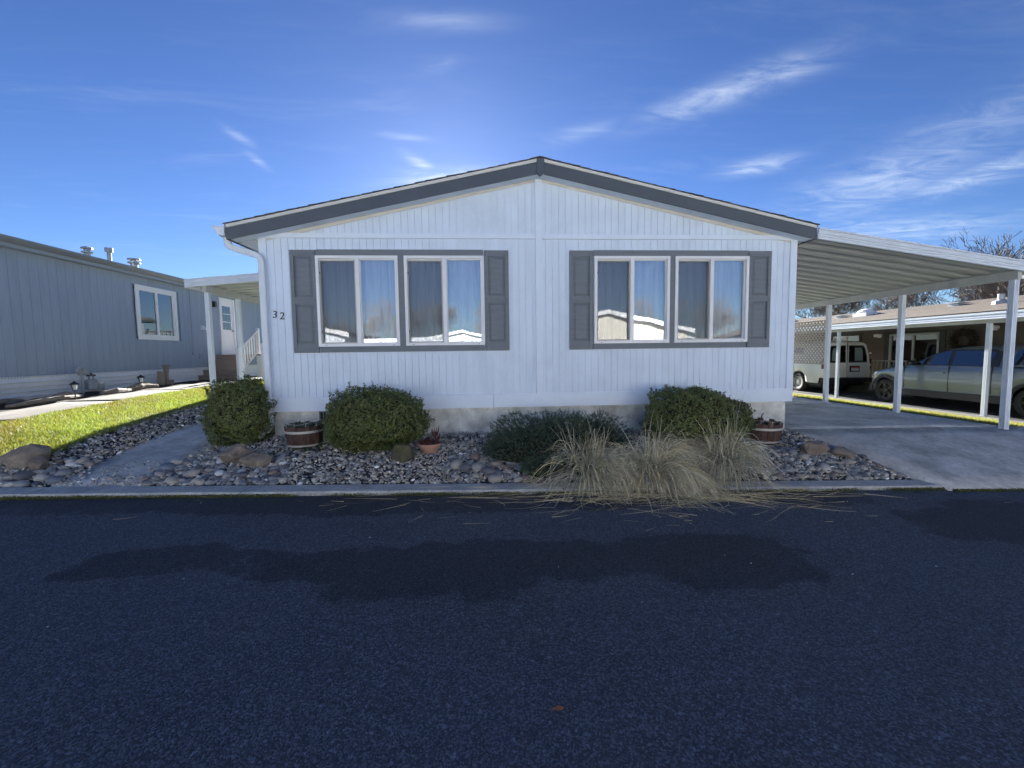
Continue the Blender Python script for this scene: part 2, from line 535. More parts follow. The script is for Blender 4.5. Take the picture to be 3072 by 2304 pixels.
def G(x, y):
    """height of the yards; the road in front lies at zr(x)"""
    x = np.asarray(x, float); y = np.asarray(y, float)
    xi = np.clip(x, GX[0], GX[-1]); yi = np.clip(y, GY[0], GY[-1])
    i = np.clip(np.searchsorted(GX, xi) - 1, 0, len(GX) - 2); j = np.clip(np.searchsorted(GY, yi) - 1, 0, len(GY) - 2)
    tx = (xi - GX[i]) / (GX[i + 1] - GX[i]); ty = (yi - GY[j]) / (GY[j + 1] - GY[j])
    z = (GZ[j, i] * (1 - tx) + GZ[j, i + 1] * tx) * (1 - ty) + (GZ[j + 1, i] * (1 - tx) + GZ[j + 1, i + 1] * tx) * ty
    return np.where(y < -1.62, zr(x), z)


def gz(x, y):
    return float(G(x, y))


def PG(u, v, lift=0.0):
    """where the line of sight through a photograph pixel meets the ground"""
    d = _f + RV * (u - 1536) / F_PX - UV * (v - 1152) / F_PX
    t = 1.0
    while t < 60:
        p = CAM + d * t
        if p[2] < gz(p[0], p[1]) + lift:
            return p
        t += 0.01
    return p


def r2(x, y): return PG(x * .3707, 1150 + y * .3707)
def r7(x, y): return PG(600 + x * .45208, 1120 + y * .45208)
def r8(x, y): return PG(1400 + x * .45208, 1120 + y * .45208)
def r15(x, y): return PG(2200 + x * .3942, 1180 + y * .3942)


def sheet(name, xs, ys, h, material, parent=None, thick=0.0, mask=None, smooth=True):
    xs = np.asarray(xs, float); ys = np.asarray(ys, float)
    X, Y = np.meshgrid(xs, ys)
    Z = h(X, Y)
    V = np.stack([X.ravel(), Y.ravel(), Z.ravel()], 1)
    nx, ny = len(xs), len(ys)
    F = []
    for j in range(ny - 1):
        for i in range(nx - 1):
            a = j * nx + i
            F.append((a, a + 1, a + nx + 1, a + nx))
    if thick > 0:
        n0 = len(V)
        V2 = V.copy(); V2[:, 2] -= thick
        V = np.vstack([V, V2])
        ring = [i for i in range(nx)] + [j * nx + nx - 1 for j in range(1, ny)] + [(ny - 1) * nx + i for i in range(nx - 2, -1, -1)] + [j * nx for j in range(ny - 2, 0, -1)]
        for a, b in zip(ring, ring[1:] + ring[:1]):
            F.append((b, a, a + n0, b + n0))
    return np_obj(name, V, F, material, parent, smooth=smooth and thick == 0)


def lin(a, b, step):
    return np.linspace(a, b, max(2, int(round(abs(b - a) / step)) + 1))


# big ground sheet (soil, dormant turf far away) reaching past the horizon
GROUND_MAT = mat('dormant_turf_soil', (0.075, 0.075, 0.04), 0.95, 0.4, 2.0, 0.6, 30, bdist=0.03, col2=(0.06, 0.085, 0.03))
gx = np.concatenate([[-900, -300, -120, -60], np.arange(-40, -15, 4), np.arange(-14, 20, 0.5), np.arange(20, 41, 4), [60, 120, 300, 900]])
gy = np.concatenate([[-900, -300, -120, -60, -40, -25, -15, -9.6, -9.0, -8.8], np.arange(-8, -2, 1.0), [-1.9, -1.75, -1.62, -1.5], np.arange(-1.25, 6, 0.25), np.arange(6, 20, 1.0), [24, 30, 45, 70, 120, 300, 900]])


def ground_h(X, Y):
    z = G(X, Y) - 0.045
    z = np.where(Y < -1.75, zr(X) - 0.06, z)
    z = np.where(Y < -8.9, zr(X) + 0.02 + np.clip((-9 - Y) * 0.03, 0, 0.35), z)
    under = (X > 8.0) & (X < 11.9) & (Y > -2.2)
    return np.where(under, z - 0.05, z)


tag(sheet('ground', gx, gy, ground_h, GROUND_MAT), kind='structure')

# ---- road
def road_mat():
    m = bpy.data.materials.new('worn_asphalt'); m.use_nodes = True
    nt = m.node_tree; N = nt.nodes; L = nt.links
    bs = N['Principled BSDF']; bs.inputs['Roughness'].default_value = 0.80
    geo = N.new('ShaderNodeNewGeometry'); P = geo.outputs['Position']
    def math_(op, a, b=None, c=False):
        n = N.new('ShaderNodeMath'); n.operation = op; n.use_clamp = c
        for i, s in enumerate((a, b)):
            if s is None: continue
            if isinstance(s, (int, float)): n.inputs[i].default_value = s
            else: L.new(s, n.inputs[i])
        return n.outputs[0]
    def noise(sc, det=4, ro=0.6, w=None):
        n = N.new('ShaderNodeTexNoise'); n.inputs['Scale'].default_value = sc; n.inputs['Detail'].default_value = det; n.inputs['Roughness'].default_value = ro
        L.new(P, n.inputs['Vector']); return n.outputs['Fac']
    sp = N.new('ShaderNodeSeparateXYZ'); L.new(P, sp.inputs[0])
    nx_ = N.new('ShaderNodeTexNoise'); nx_.inputs['Scale'].default_value = 0.9; nx_.inputs['Detail'].default_value = 6; L.new(P, nx_.inputs['Vector'])
    sc_ = N.new('ShaderNodeSeparateColor'); L.new(nx_.outputs['Color'], sc_.inputs[0])
    X = math_('ADD', sp.outputs[0], math_('MULTIPLY', math_('SUBTRACT', sc_.outputs[0], 0.5), 2.2))
    Y = math_('ADD', sp.outputs[1], math_('MULTIPLY', math_('SUBTRACT', sc_.outputs[1], 0.5), 0.9))
    edge = math_('ADD', math_('MULTIPLY', math_('SUBTRACT', noise(1.1, 8, 0.68), 0.5), 3.4), math_('MULTIPLY', math_('SUBTRACT', noise(7, 8, .75), 0.5), 2.2))
    msk = None
    # older, smoother dark patches: (cx, cy, rx, ry)
    for cx, cy, rx, ry in PATCHES:
        q = math_('ADD', math_('POWER', math_('ABSOLUTE', math_('DIVIDE', math_('SUBTRACT', X, cx), rx)), 2.6),
                  math_('POWER', math_('ABSOLUTE', math_('DIVIDE', math_('SUBTRACT', Y, cy), ry)), 2.6))
        s = math_('ADD', math_('SUBTRACT', 1.0, q), edge)
        mr = N.new('ShaderNodeMapRange'); mr.interpolation_type = 'SMOOTHSTEP'; L.new(s, mr.inputs['Value'])
        mr.inputs['From Min'].default_value = -0.22; mr.inputs['From Max'].default_value = 0.34
        msk = mr.outputs[0] if msk is None else math_('MAXIMUM', msk, mr.outputs[0])
    vor = N.new('ShaderNodeTexVoronoi'); vor.inputs['Scale'].default_value = 120; L.new(P, vor.inputs['Vector'])
    vor2 = N.new('ShaderNodeTexVoronoi'); vor2.inputs['Scale'].default_value = 80; L.new(P, vor2.inputs['Vector'])
    st = N.new('ShaderNodeSeparateColor'); L.new(vor.outputs['Color'], st.inputs[0])
    st2 = N.new('ShaderNodeSeparateColor'); L.new(vor2.outputs['Color'], st2.inputs[0])
    base = N.new('ShaderNodeMix'); base.data_type = 'RGBA'; L.new(msk, base.inputs[0])
    base.inputs[6].default_value = (0.058, 0.076, 0.104, 1); base.inputs[7].default_value = (0.026, 0.034, 0.048, 1)
    # stone to stone tone
    tone = math_('ADD', 0.34, math_('ADD', math_('MULTIPLY', math_('POWER', st.outputs[0], 2.2), 1.45), math_('MULTIPLY', noise(0.8, 6), 0.40)))
    bright = math_('MULTIPLY', math_('GREATER_THAN', st2.outputs[1], 0.975), 1.0)
    tone = math_('ADD', tone, bright)
    v = N.new('ShaderNodeVectorMath'); v.operation = 'SCALE'; L.new(base.outputs[2], v.inputs[0]); L.new(tone, v.inputs['Scale'])
    L.new(v.outputs[0], bs.inputs['Base Color'])
    hgt = math_('ADD', math_('MULTIPLY', vor.outputs['Distance'], -1.0), math_('MULTIPLY', noise(160, 3), 0.6))
    b = N.new('ShaderNodeBump'); b.inputs['Strength'].default_value = 0.75; b.inputs['Distance'].default_value = 0.006
    L.new(hgt, b.inputs['Height']); L.new(b.outputs[0], bs.inputs['Normal'])
    L.new(math_('ADD', 0.62, math_('MULTIPLY', st.outputs[2], 0.3)), bs.inputs['Roughness'])
    bs.inputs['Specular IOR Level'].default_value = 0.5
    return m


def rp(u, v):
    p = PG(u, v); return p[0], p[1]


def patch(u0, v0, u1, v1):
    a = rp((u0 + u1) / 2, v0); b = rp((u0 + u1) / 2, v1); l = rp(u0, (v0 + v1) / 2); r = rp(u1, (v0 + v1) / 2)
    return ((l[0] + r[0]) / 2, (a[1] + b[1]) / 2, abs(r[0] - l[0]) / 2 + .02, abs(a[1] - b[1]) / 2 + .02)


PATCHES = [(1.5, -1.95, 6.5, 0.40), patch(960, 1640, 1640, 1815), patch(1500, 1600, 2500, 1740), patch(230, 1650, 900, 1735), patch(800, 1665, 1100, 1750), patch(2700, 1510, 3400, 1640)]
ROAD = road_mat()
tag(sheet('road', np.concatenate([[-120, -60], np.arange(-30, 31, 1.0), [60, 120]]), [-8.9, -7.5, -5.5, -3.5, -1.85], lambda X, Y: zr(X) + 0 * Y, ROAD), kind='structure')

# ---- kerb of concrete segments
kerb = empty('kerb', (3, -1.73, gz(3, -1.7)), None, None)
tag(kerb, kind='structure')
joints = [-30.0, -20, -12, -6.9] + [PG(152, 1470)[0] + 0.0, PG(760, 1465)[0], PG(1660, 1470)[0] + 0.1] + [8.60]
for a, b in zip(joints, joints[1:]):
    m = MB()
    n = max(2, int((b - a) / 1.2) + 1)
    xs = np.linspace(a + .006, b - .006, n)
    prof = [(-1.862, -.12), (-1.858, .030), (-1.846, .046), (-1.636, .052), (-1.622, .044), (-1.618, -.12)]
    o = 0
    for x in xs:
        sk = 0.0 if x < 8.3 else 0.0
        for (yy, zz) in prof:
            m.v.append((x + (0.30 * (-1.62 - yy) if b > 8.5 and x > 8.5 else 0), yy, float(zr(x)) + zz))
    k = len(prof)
    for i in range(n - 1):
        for q in range(k - 1):
            m.f.append((i * k + q, i * k + q + 1, (i + 1) * k + q + 1, (i + 1) * k + q))
    m.f.append(tuple(range(k))); m.f.append(tuple((n - 1) * k + q for q in range(k - 1, -1, -1)))
    m.build('kerb_segment', KERB_MAT, kerb)
m = MB()
for x0, x1 in ((12.3, 16.0), (16.02, 24)):
    m = MB().box(x0, x1, -1.86, -1.62, float(zr(x1)) - .1, float(zr((x0 + x1) / 2)) + .045)
    m.build('kerb_segment', KERB_MAT, kerb)

# ---- driveway under the carport: concrete slabs with an apron that rises from the road
drive = empty('driveway', (10, 3, -1.3)); tag(drive, kind='structure')


def drive_h(X, Y):
    zt = -1.29 - .013 * (X - 8.1)
    lo = zr(X) + .02
    t = np.clip((Y + 1.95) / 1.93, 0, 1)
    t = t * (1.45 - .45 * t)
    return np.where(Y < -0.02, lo + (zt - lo) * t, zt)


def slab(x0f, x1, y0, y1, name='slab'):
    ys = lin(y0, y1, 0.3); n = 9
    V = []; F = []
    for y in ys:
        x0 = x0f(y)
        for i in range(n):
            x = x0 + (x1 - x0) * i / (n - 1)
            V.append((x, y, float(drive_h(np.array(x), np.array(y)))))
    V = np.array(V); nv = len(V)
    for j in range(len(ys) - 1):
        for i in range(n - 1):
            a = j * n + i; F.append((a, a + 1, a + n + 1, a + n))
    V2 = V.copy(); V2[:, 2] -= .12
    V = np.vstack([V, V2])
    ring = list(range(n)) + [j * n + n - 1 for j in range(1, len(ys))] + [(len(ys) - 1) * n + i for i in range(n - 2, -1, -1)] + [j * n for j in range(len(ys) - 2, 0, -1)]
    for a, b in zip(ring, ring[1:] + ring[:1]):
        F.append((b, a, a + nv, b + nv))
    return np_obj(name, V, F, CONCRETE, drive)


edge_x = lambda y: 8.09 + .315 * max(0.0, -y)
slab(lambda y: edge_x(y), 11.80 + 0.35, -1.92, -.014)
for y0 in np.arange(0.0, 12, 3.6):
    slab(lambda y: 8.145, 11.86, y0 + (.0 if y0 else 0), y0 + 3.588)

# ---- left walkway beside the house, front end buried under the pebbles
walk = empty('walkway', (-1, 3, -1.1)); tag(walk, kind='structure')
for y0, y1 in ((-1.612, 1.25), (1.262, 3.8), (3.812, 7)):
    xs = lin(-1.58 if y0 < -1 else -1.50, -.56, .3); ys = lin(y0, y1, .25)
    if y0 < -1:
        o = sheet('slab', xs, ys, lambda X, Y: G(X, Y) + .012 - .03 * np.clip((-1.25 - Y), 0, 1), CONCRETE, walk, thick=.1)
    else:
        o = sheet('slab', xs, ys, lambda X, Y: G(X, Y) + .012, CONCRETE, walk, thick=.1)

# ---- neighbour's walkway
WALK_SUNLIT = mat('tan_sunlit_concrete', (0.145, 0.132, 0.115), 0.88, 0.28, 2.5, 0.4, 90)  # darker copy of the concrete for the walk that stands in sun
nwalk = empty('neighbour_walkway', (-4.8, 4, -.9)); tag(nwalk, kind='structure')
yy = [-1.5, 0.55, 2.6, 4.65, 6.7, 8.4]
for y0, y1 in zip(yy, yy[1:]):
    sheet('slab', lin(-5.25, -4.3, .3), lin(y0 + .006, y1 - .006, .3), lambda X, Y: G(X, Y) + .02, WALK_SUNLIT, nwalk, thick=.1)

# ---- lawns
LAWN_SOIL = mat('lawn_thatch', (0.07, 0.085, 0.025), 0.95, 0.4, 10, 0.6, 30, bdist=0.03)
tag(sheet('lawn', lin(-4.28, -2.18, .2), lin(-1.12, 18, .3), lambda X, Y: G(X, Y) + .006 + .015 * np.sin(X * 2.3 + 1) * np.sin(Y * 1.7), LAWN_SOIL), kind='structure')
tag(sheet('grass_strip', lin(11.9, 15.25, .3), lin(-1.6, 22, .5), lambda X, Y: G(X, Y) + .004, LAWN_SOIL), kind='structure')
BLADE = mat('grass_blade', (1, 1, 1), 0.6, 0.0, attr=True, trans=0.4)


def blades(name, n, x0, x1, y0, y1, h, col, edge=0.0, dens=None):
    x = RNG.uniform(x0, x1, n); u = RNG.random(n)
    y = y0 + (y1 - y0) * u ** 1.7
    if edge:
        x = x + edge * (np.sin(y * 3.1) + np.sin(y * 7.3 + 1) * .6)
    z = G(x, y) + .004
    a = RNG.uniform(0, 2 * PI, n); L = h * RNG.uniform(.5, 1.2, n); w = .0045 * RNG.uniform(.7, 1.4, n) * (1 + (y - y0) * .08)
    lean = RNG.uniform(.1, .8, n); b = RNG.uniform(0, 2 * PI, n)
    P0 = np.stack([x - np.cos(a) * w, y - np.sin(a) * w, z], 1); P1 = np.stack([x + np.cos(a) * w, y + np.sin(a) * w, z], 1)
    T = np.stack([x + np.cos(b) * L * lean, y + np.sin(b) * L * lean, z + L], 1)
    V = np.stack([P0, P1, T], 1).reshape(-1, 3)
    c = np.array(col) * RNG.uniform(.65, 1.35, (n, 1)) * (1 + RNG.uniform(-.15, .15, (n, 3)))
    pt = np.sin(x * 2.1 + 1.3 * np.sin(y * 1.1)) + np.sin(y * 2.7 + 2 * np.sin(x * 1.9)) + .6 * np.sin(x * 9 + y * 7)
    c = c * (1 + .10 * pt[:, None] * np.array([.4, 1.0, .6]))
    C = np.repeat(c, 3, 0)
    return np_obj(name, V, np.arange(3 * n).reshape(-1, 3), BLADE, col=C)


tag(blades('lawn_grass', 90000, -4.30, -2.2, -1.15, 13, .05, (.215, .24, .038), .03), 'short bright green lawn grass between the two houses', 'grass', kind='stuff')
tag(blades('strip_grass', 42000, 11.88, 15.2, -1.5, 16, .045, (.25, .25, .05), .02), 'sunlit grass strip between the two carports', 'grass', kind='stuff')

# ================================================================== MAIN HOUSE
XC, SL = 4.065, 0.217
house = empty('manufactured_house', (4.065, 7.5, -1.25), 'white manufactured house with grey shutters and number 32, in the middle', 'house')
OPEN = [(.80, 1.96), (2.07, 3.22), (4.92, 6.08), (6.18, 7.34)]
OZ0, OZ1 = .13, 1.43

MB().box(.06, 8.07, .05, 15, -1.75, -.838).build('foundation', STUCCO, house)
found = house.children[0]
for (vx0, vx1) in ((.74, 1.12), (7.02, 7.38)):
    v = MB().box(vx0, vx1, .036, .049, -1.00, -.85).build('vent_dark_panel', DARK, found)  # black panel drawn as the shade inside the vent opening
    fr = MB()
    fr.box(vx0 - .015, vx1 + .015, .02, .0345, -.862, -.842).box(vx0 - .015, vx1 + .015, .02, .0345, -1.012, -.99)
    fr.box(vx0 - .015, vx0 + .005, .022, .034, -.99, -.862).box(vx1 - .005, vx1 + .015, .022, .034, -.99, -.862)
    for k in range(1, 8):
        x = vx0 + k * (vx1 - vx0) / 8
        fr.box(x - .006, x + .006, .024, .033, -.99, -.862)
    fr.build('vent_grille', mat('blue_grey_vent', (.14, .17, .22), .5), found)

# wall backing with real openings
bk = MB()
bk.box(.02, 8.11, .011, .12, -.80, OZ0)
xs = [.02] + [e for o in OPEN for e in o] + [8.11]
for i in range(0, len(xs), 2):
    bk.box(xs[i], xs[i + 1], .011, .12, OZ0, OZ1)
bk.prism([(.02, OZ1), (8.11, OZ1), (8.11, 1.70), (XC, 2.60), (.02, 1.70)], 'y', .011, .12)
bk.box(.02, .12, .12, 15, -.838, 1.72); bk.box(8.01, 8.11, .12, 15, -.838, 1.72)
bk.prism([(.02, -.838), (8.11, -.838), (8.11, 1.70), (XC, 2.60), (.02, 1.70)], 'y', 14.9, 15)
bk.box(.12, 8.01, .12, 14.9, -.86, -.80)
wall = bk.build('wall', WHITE_SIDING, house)
PW = 0.1016
rake_b = lambda x: 2.535 - .222 * abs(x - XC)
lower_me = None
n_pl = int(8.13 / PW)
cache = {}
for k in range(-40, 41):
    x0 = XC + k * PW + .0024; x1 = x0 + PW - .0048
    if x0 < .09 or x1 > 8.045:
        continue
    xm = (x0 + x1) / 2
    if k % 12 == 5: x1 -= .004
    if abs(xm - XC) < .04:
        continue
    inwin = any(a <= xm <= b for a, b in ((.60, 3.42), (4.72, 7.52)))
    for za, zb in (((-.632, .06), (1.48, 1.70)) if inwin else ((-.632, 1.70),)):
        key = (za, zb)
        if key not in cache:
            cache[key] = MB().box(-PW / 2 + .0024, PW / 2 - .0024, 0, .0105, za, zb).mesh('plank', (0, 0, 0))
            cache[key].materials.append(WHITE_SIDING)
        o = bpy.data.objects.new('plank', cache[key]); COL.objects.link(o); o.parent = wall
        w = root_loc(wall); o.location = (xm - w[0], 0 - w[1], ZO - w[2])
    # gable plank with a raking top
    if rake_b(xm) > 1.80:
        MB().prism([(x0, 1.755), (x1, 1.755), (x1, rake_b(x1) + .02), (x0, rake_b(x0) + .02)], 'y', .0, .0105).build('gable_plank', WHITE_SIDING, wall)

# side wall planks are plain siding boards (seen edge-on)
for s, x in ((-1, .02), (1, 8.11)):
    MB().box(x + s * .0, x + s * .018, .03, 14.98, -.838, 1.70).build('side_siding', WHITE_SIDING, house)

# trim
MB().box(.0, .106, -.022, .02, -.629, 1.70).build('corner_trim', WHITE_TRIM, house)
MB().box(8.024, 8.13, -.022, .02, -.629, 1.70).build('corner_trim', WHITE_TRIM, house)
MB().box(4.016, 4.114, -.034, -.0005, -.629, 2.56).build('centre_batten', WHITE_TRIM, house)
for a, b in ((.108, 4.014), (4.116, 8.022)):
    MB().box(a, b, -.030, -.0005, 1.691, 1.760).build('belt_trim', WHITE_TRIM, house)
for a, b in ((0, 3.345), (3.349, 8.13)):
    MB().box(a, b, -.024, .028, -.838, -.631).build('base_trim', WHITE_TRIM, house)
for s in (-1, 1):
    xa, xb = XC + s * .051, XC + s * 4.063
    MB().prism([(xa, rake_b(xa)), (xb, rake_b(xb) + .0), (xb, rake_b(xb) + .14), (xa, rake_b(xa) + .14)], 'y', -.016, -.001).build('rake_trim', GABLE_TRIM, house)

# fascia, white drip strip, ridge block, soffit, roof deck, shingle courses
YF = -.25
xl, xr_ = -.31, 8.255
fb = lambda x: 2.555 - SL * abs(x - XC)
for s, xe in ((-1, xl), (1, xr_)):
    xa = XC + s * .055
    MB().prism([(xa, fb(xa)), (xe, fb(xe)), (xe, fb(xe) + .162), (xa, fb(xa) + .162)], 'y', YF, YF + .03).build('fascia', GREY_FASCIA, house)
    MB().prism([(xa, fb(xa) + .160), (xe - s * .01, fb(xe) + .160), (xe - s * .01, fb(xe) + .203), (xa, fb(xa) + .203)], 'y', YF - .014, YF + .02).build('drip_strip', GABLE_TRIM, house)
    # soffit
    MB().prism([(XC, fb(XC) + .012), (xe, fb(xe) + .012), (xe, fb(xe) + .03), (XC, fb(XC) + .03)], 'y', YF + .03, -.0165).build('soffit', WHITE_TRIM, house)
    xw = 0.0 if s < 0 else 8.13
    MB().prism([(xw, fb(xw) + .012), (xe, fb(xe) + .012), (xe, fb(xe) + .03), (xw, fb(xw) + .03)], 'y', .02, 15.0).build('soffit', WHITE_TRIM, house)
    MB().prism([(xe, fb(xe) + .0), (xe - s * .02, fb(xe) + .0), (xe - s * .02, fb(xe) + .16), (xe, fb(xe) + .16)], 'y', YF + .031, 15.2).build('eave_fascia', GREY_FASCIA, house)
rb = MB()
rb.prism([(XC - .054, fb(XC) + .0), (XC, fb(XC) - .045), (XC + .054, fb(XC) + .0), (XC + .054, fb(XC) + .195), (XC - .054, fb(XC) + .195)], 'y', YF - .02, YF + .03)
rb.build('ridge_block', GREY_FASCIA, house)
deck = MB()
rt = lambda x: fb(x) + .206
deck.prism([(xl - .01, rt(xl) - .03), (XC, rt(XC) - .03), (xr_ + .01, rt(xr_) - .03), (xr_ + .01, rt(xr_)), (XC, rt(XC)), (xl - .01, rt(xl))], 'y', YF - .004, 15.2)
roof = deck.build('roof', SHINGLE, house)
for s, xe in ((-1, xl - .03), (1, xr_ + .03)):
    L_ = abs(xe - XC)
    n = 30
    for k in range(n):
        a = L_ * k / n; b = L_ * (k + 1.12) / n
        yj = YF - .012 - random.uniform(0, .016)
        za, zb_ = rt(XC + a) + .003, rt(XC + b) + .007
        lift = random.uniform(0, .006)
        MB().prism([(XC + s * a, za), (XC + s * min(b, L_), zb_ + lift), (XC + s * min(b, L_), zb_ + .009 + lift), (XC + s * a, za + .008)], 'y', yj, 15.22).build('shingle_course', SHINGLE, roof)
MB().prism([(XC - .15, rt(XC - .15) + .014), (XC, rt(XC) + .014), (XC + .15, rt(XC + .15) + .014), (XC + .15, rt(XC + .15) + .020), (XC, rt(XC) + .024), (XC - .15, rt(XC - .15) + .020)], 'y', YF - .02, 15.23).build('ridge_cap', SHINGLE, roof)

# gutter on the left eave and the downspout that wraps to the front corner
gt = MB()
gprof = [(-.318, 1.655), (-.40, 1.655), (-.425, 1.70), (-.465, 1.745), (-.47, 1.785), (-.462, 1.785), (-.455, 1.748), (-.415, 1.705), (-.395, 1.665), (-.326, 1.665), (-.326, 1.785), (-.318, 1.785)]
gt.prism(gprof, 'y', YF - .02, 15.2)
gt.prism([(-.318, 1.655), (-.40, 1.655), (-.425, 1.70), (-.465, 1.745), (-.47, 1.785), (-.318, 1.785)], 'y', YF - .024, YF - .0205)
gt.build('gutter', ALU_WHITE, house)


def smooth_path(pts, it=3):
    pts = [Vector(p) for p in pts]
    for _ in range(it):
        q = [pts[0]]
        for a, b in zip(pts, pts[1:]):
            q += [a * .75 + b * .25, a * .25 + b * .75]
        pts = q + [pts[-1]]
    return pts


def rect_tube(path, w, d, m):
    pts = smooth_path(path, 3); o = len(m.v); n = 8
    prof = [(-.5, -.35), (-.35, -.5), (.35, -.5), (.5, -.35), (.5, .35), (.35, .5), (-.35, .5), (-.5, .35)]
    side = Vector((1, 0, 0))
    for i, p in enumerate(pts):
        t = (pts[min(i + 1, len(pts) - 1)] - pts[max(i - 1, 0)]).normalized()
        nrm = Vector((0, -1, 0)); nrm = (nrm - t * nrm.dot(t)).normalized()
        sd = t.cross(nrm)
        for a, b in prof:
            m.v.append(tuple(p + sd * a * w + nrm * b * d))
    for i in range(len(pts) - 1):
        for k in range(n):
            a = o + i * n + k; b = o + i * n + (k + 1) % n
            m.f.append((a, b, b + n, a + n))
    m.f.append(tuple(o + k for k in range(n))); m.f.append(tuple(o + (len(pts) - 1) * n + k for k in range(n)))
    return m


ds = rect_tube([(-.36, -.14, 1.655), (-.35, -.14, 1.58), (-.33, -.13, 1.53), (-.05, -.085, 1.45), (.03, -.068, 1.42), (.055, -.064, 1.33), (.055, -.064, 1.25),
                (.055, -.064, -.2), (.055, -.064, -.78)], .088, .062, MB())
dsp = ds.build('downspout', ALU_WHITE, house)
rect_tube([(.055, -.068, -.70), (.055, -.068, -.98), (.045, -.09, -1.06), (.0, -.16, -1.12), (-.06, -.22, -1.155)], .094, .068, MB()).build('elbow', ALU_WHITE, dsp)
MB().box(.008, .102, -.098, -.03, 1.20, 1.215).build('strap', ALU_WHITE, dsp)

# windows
def digit(ch, size, shear=0.12, ext=.006):
    cu = bpy.data.curves.new('t', 'FONT'); cu.body = ch; cu.size = size; cu.extrude = ext; cu.shear = shear
    cu.align_x = 'CENTER'; cu.align_y = 'CENTER'
    ob = bpy.data.objects.new('t', cu); COL.objects.link(ob)
    dg = bpy.context.evaluated_depsgraph_get()
    me = bpy.data.meshes.new_from_object(ob.evaluated_get(dg))
    bpy.data.objects.remove(ob)
    return me


def make_window(x0, x1, z0, z1, n):
    w = sub('window', (x0, 0, z0), house)
    fr = MB(); t = .042
    ya, yb = -.036, .075
    fr.box(x0, x1, ya, yb, z1 - t, z1).box(x0, x1, ya, yb, z0, z0 + t)
    fr.box(x0, x0 + t, ya, yb, z0 + t, z1 - t).box(x1 - t, x1, ya, yb, z0 + t, z1 - t)
    fr.build('frame', VINYL, w)
    xm = (x0 + x1) / 2
    MB().box(xm - .028, xm + .028, ya + .006, yb - .01, z0 + t + .001, z1 - t - .001).build('meeting_stile', VINYL, w)
    # sliding sash on the left, inner bead of the fixed light on the right
    s = MB(); a, b, c, d = x0 + t, xm - .028, z0 + t, z1 - t; u = .014
    s.box(a, b, .012, .06, d - u, d).box(a, b, .012, .06, c, c + u).box(a, a + u, .012, .06, c + u, d - u).box(b - u, b, .012, .06, c + u, d - u)
    s.build('sash', VINYL, w)
    r = MB(); e, f = xm + .028, x1 - t; u2 = .014
    r.box(e, f, .006, .05, d - u2, d).box(e, f, .006, .05, c, c + u2).box(e, e + u2, .006, .05, c + u2, d - u2).box(f - u2, f, .006, .05, c + u2, d - u2)
    r.build('bead', VINYL, w)
    MB().box(a + .01, b - .01, .030, .034, c + .01, d - .01).build('pane', GLASS, w)
    MB().box(e + .004, f - .004, .026, .030, c + .004, d - .004).build('pane', GLASS, w)
    sf = MB(); q = .017; g = .003
    sf.box(a + g, b - g, -.014, -.004, d - q - .02, d - .02).box(a + g, b - g, -.014, -.004, c + g, c + q + g)
    sf.box(a + g, a + q + g, -.014, -.004, c + q + g, d - q - .02).box(b - q - g, b - g, -.014, -.004, c + q + g, d - q - .02)
    sc = sf.build('screen', SCREEN_FRAME, w)
    MB().box(a + q, b - q, -.0085, -.0080, c + q, d - q - .02).build('mesh_screen', SCREEN, w)
    for zz in (c + .16, d - .22):
        MB().box(a + g + .002, a + g + .014, -.020, -.0142, zz, zz + .03).build('screen_clip', BLACK_PLASTIC, w)
    for xx in (x0 + .10, x1 - .10):
        MB().box(xx, xx + .022, ya - .003, ya - .0005, z0 + .012, z0 + .018).build('weep_slot', BLACK_PLASTIC, w)
    # curtain: a pleated sheet hanging behind the glass
    nx = 130; V = []; F = []
    ph = n * 1.7
    for i in range(nx + 1):
        tt = i / nx; x = x0 + .02 + (x1 - x0 - .04) * tt
        wob = math.sin(tt * 73 + ph) * .55 + math.sin(tt * 41 + 2 * ph) * .3 + math.sin(tt * 131) * .25
        for z, amp in ((z0 - .02, 1.25), ((z0 + z1) / 2, 1.0), (z1 + .02, .7)):
            V.append((x + .006 * math.sin(z * 3 + tt * 20), .112 + .030 * wob * amp, z))
    for i in range(nx):
        for k in range(2):
            a_ = i * 3 + k; F.append((a_, a_ + 3, a_ + 4, a_ + 1))
    np_obj('curtain', V, F, CURTAIN, w, smooth=True)
    return w


wins = [(.79, 1.97), (2.06, 3.235), (4.91, 6.09), (6.175, 7.35)]
for i, (a, b) in enumerate(wins):
    make_window(a, b, .12, 1.44, i)
MB().box(.3, 7.9, .24, .26, -.5, 1.68).build('dark_room_sheet', mat('dark_room', (.10, .10, .11), .9), house)  # dark sheet whose colour stands in for the unlit room behind the curtains

for (a, b, c, d) in ((.803, 1.97, 2.06, 3.227), (4.903, 6.09, 6.175, 7.337)):
    MB().box(a, d, -.026, -.0005, 1.441, 1.528).build('window_casing', GREY_TRIM, house)
    MB().box(a, d, -.026, -.0005, .032, .119).build('window_casing', GREY_TRIM, house)
    MB().box(b + .0005, c - .0005, -.024, -.0005, .12, 1.44).build('window_casing', GREY_TRIM, house)


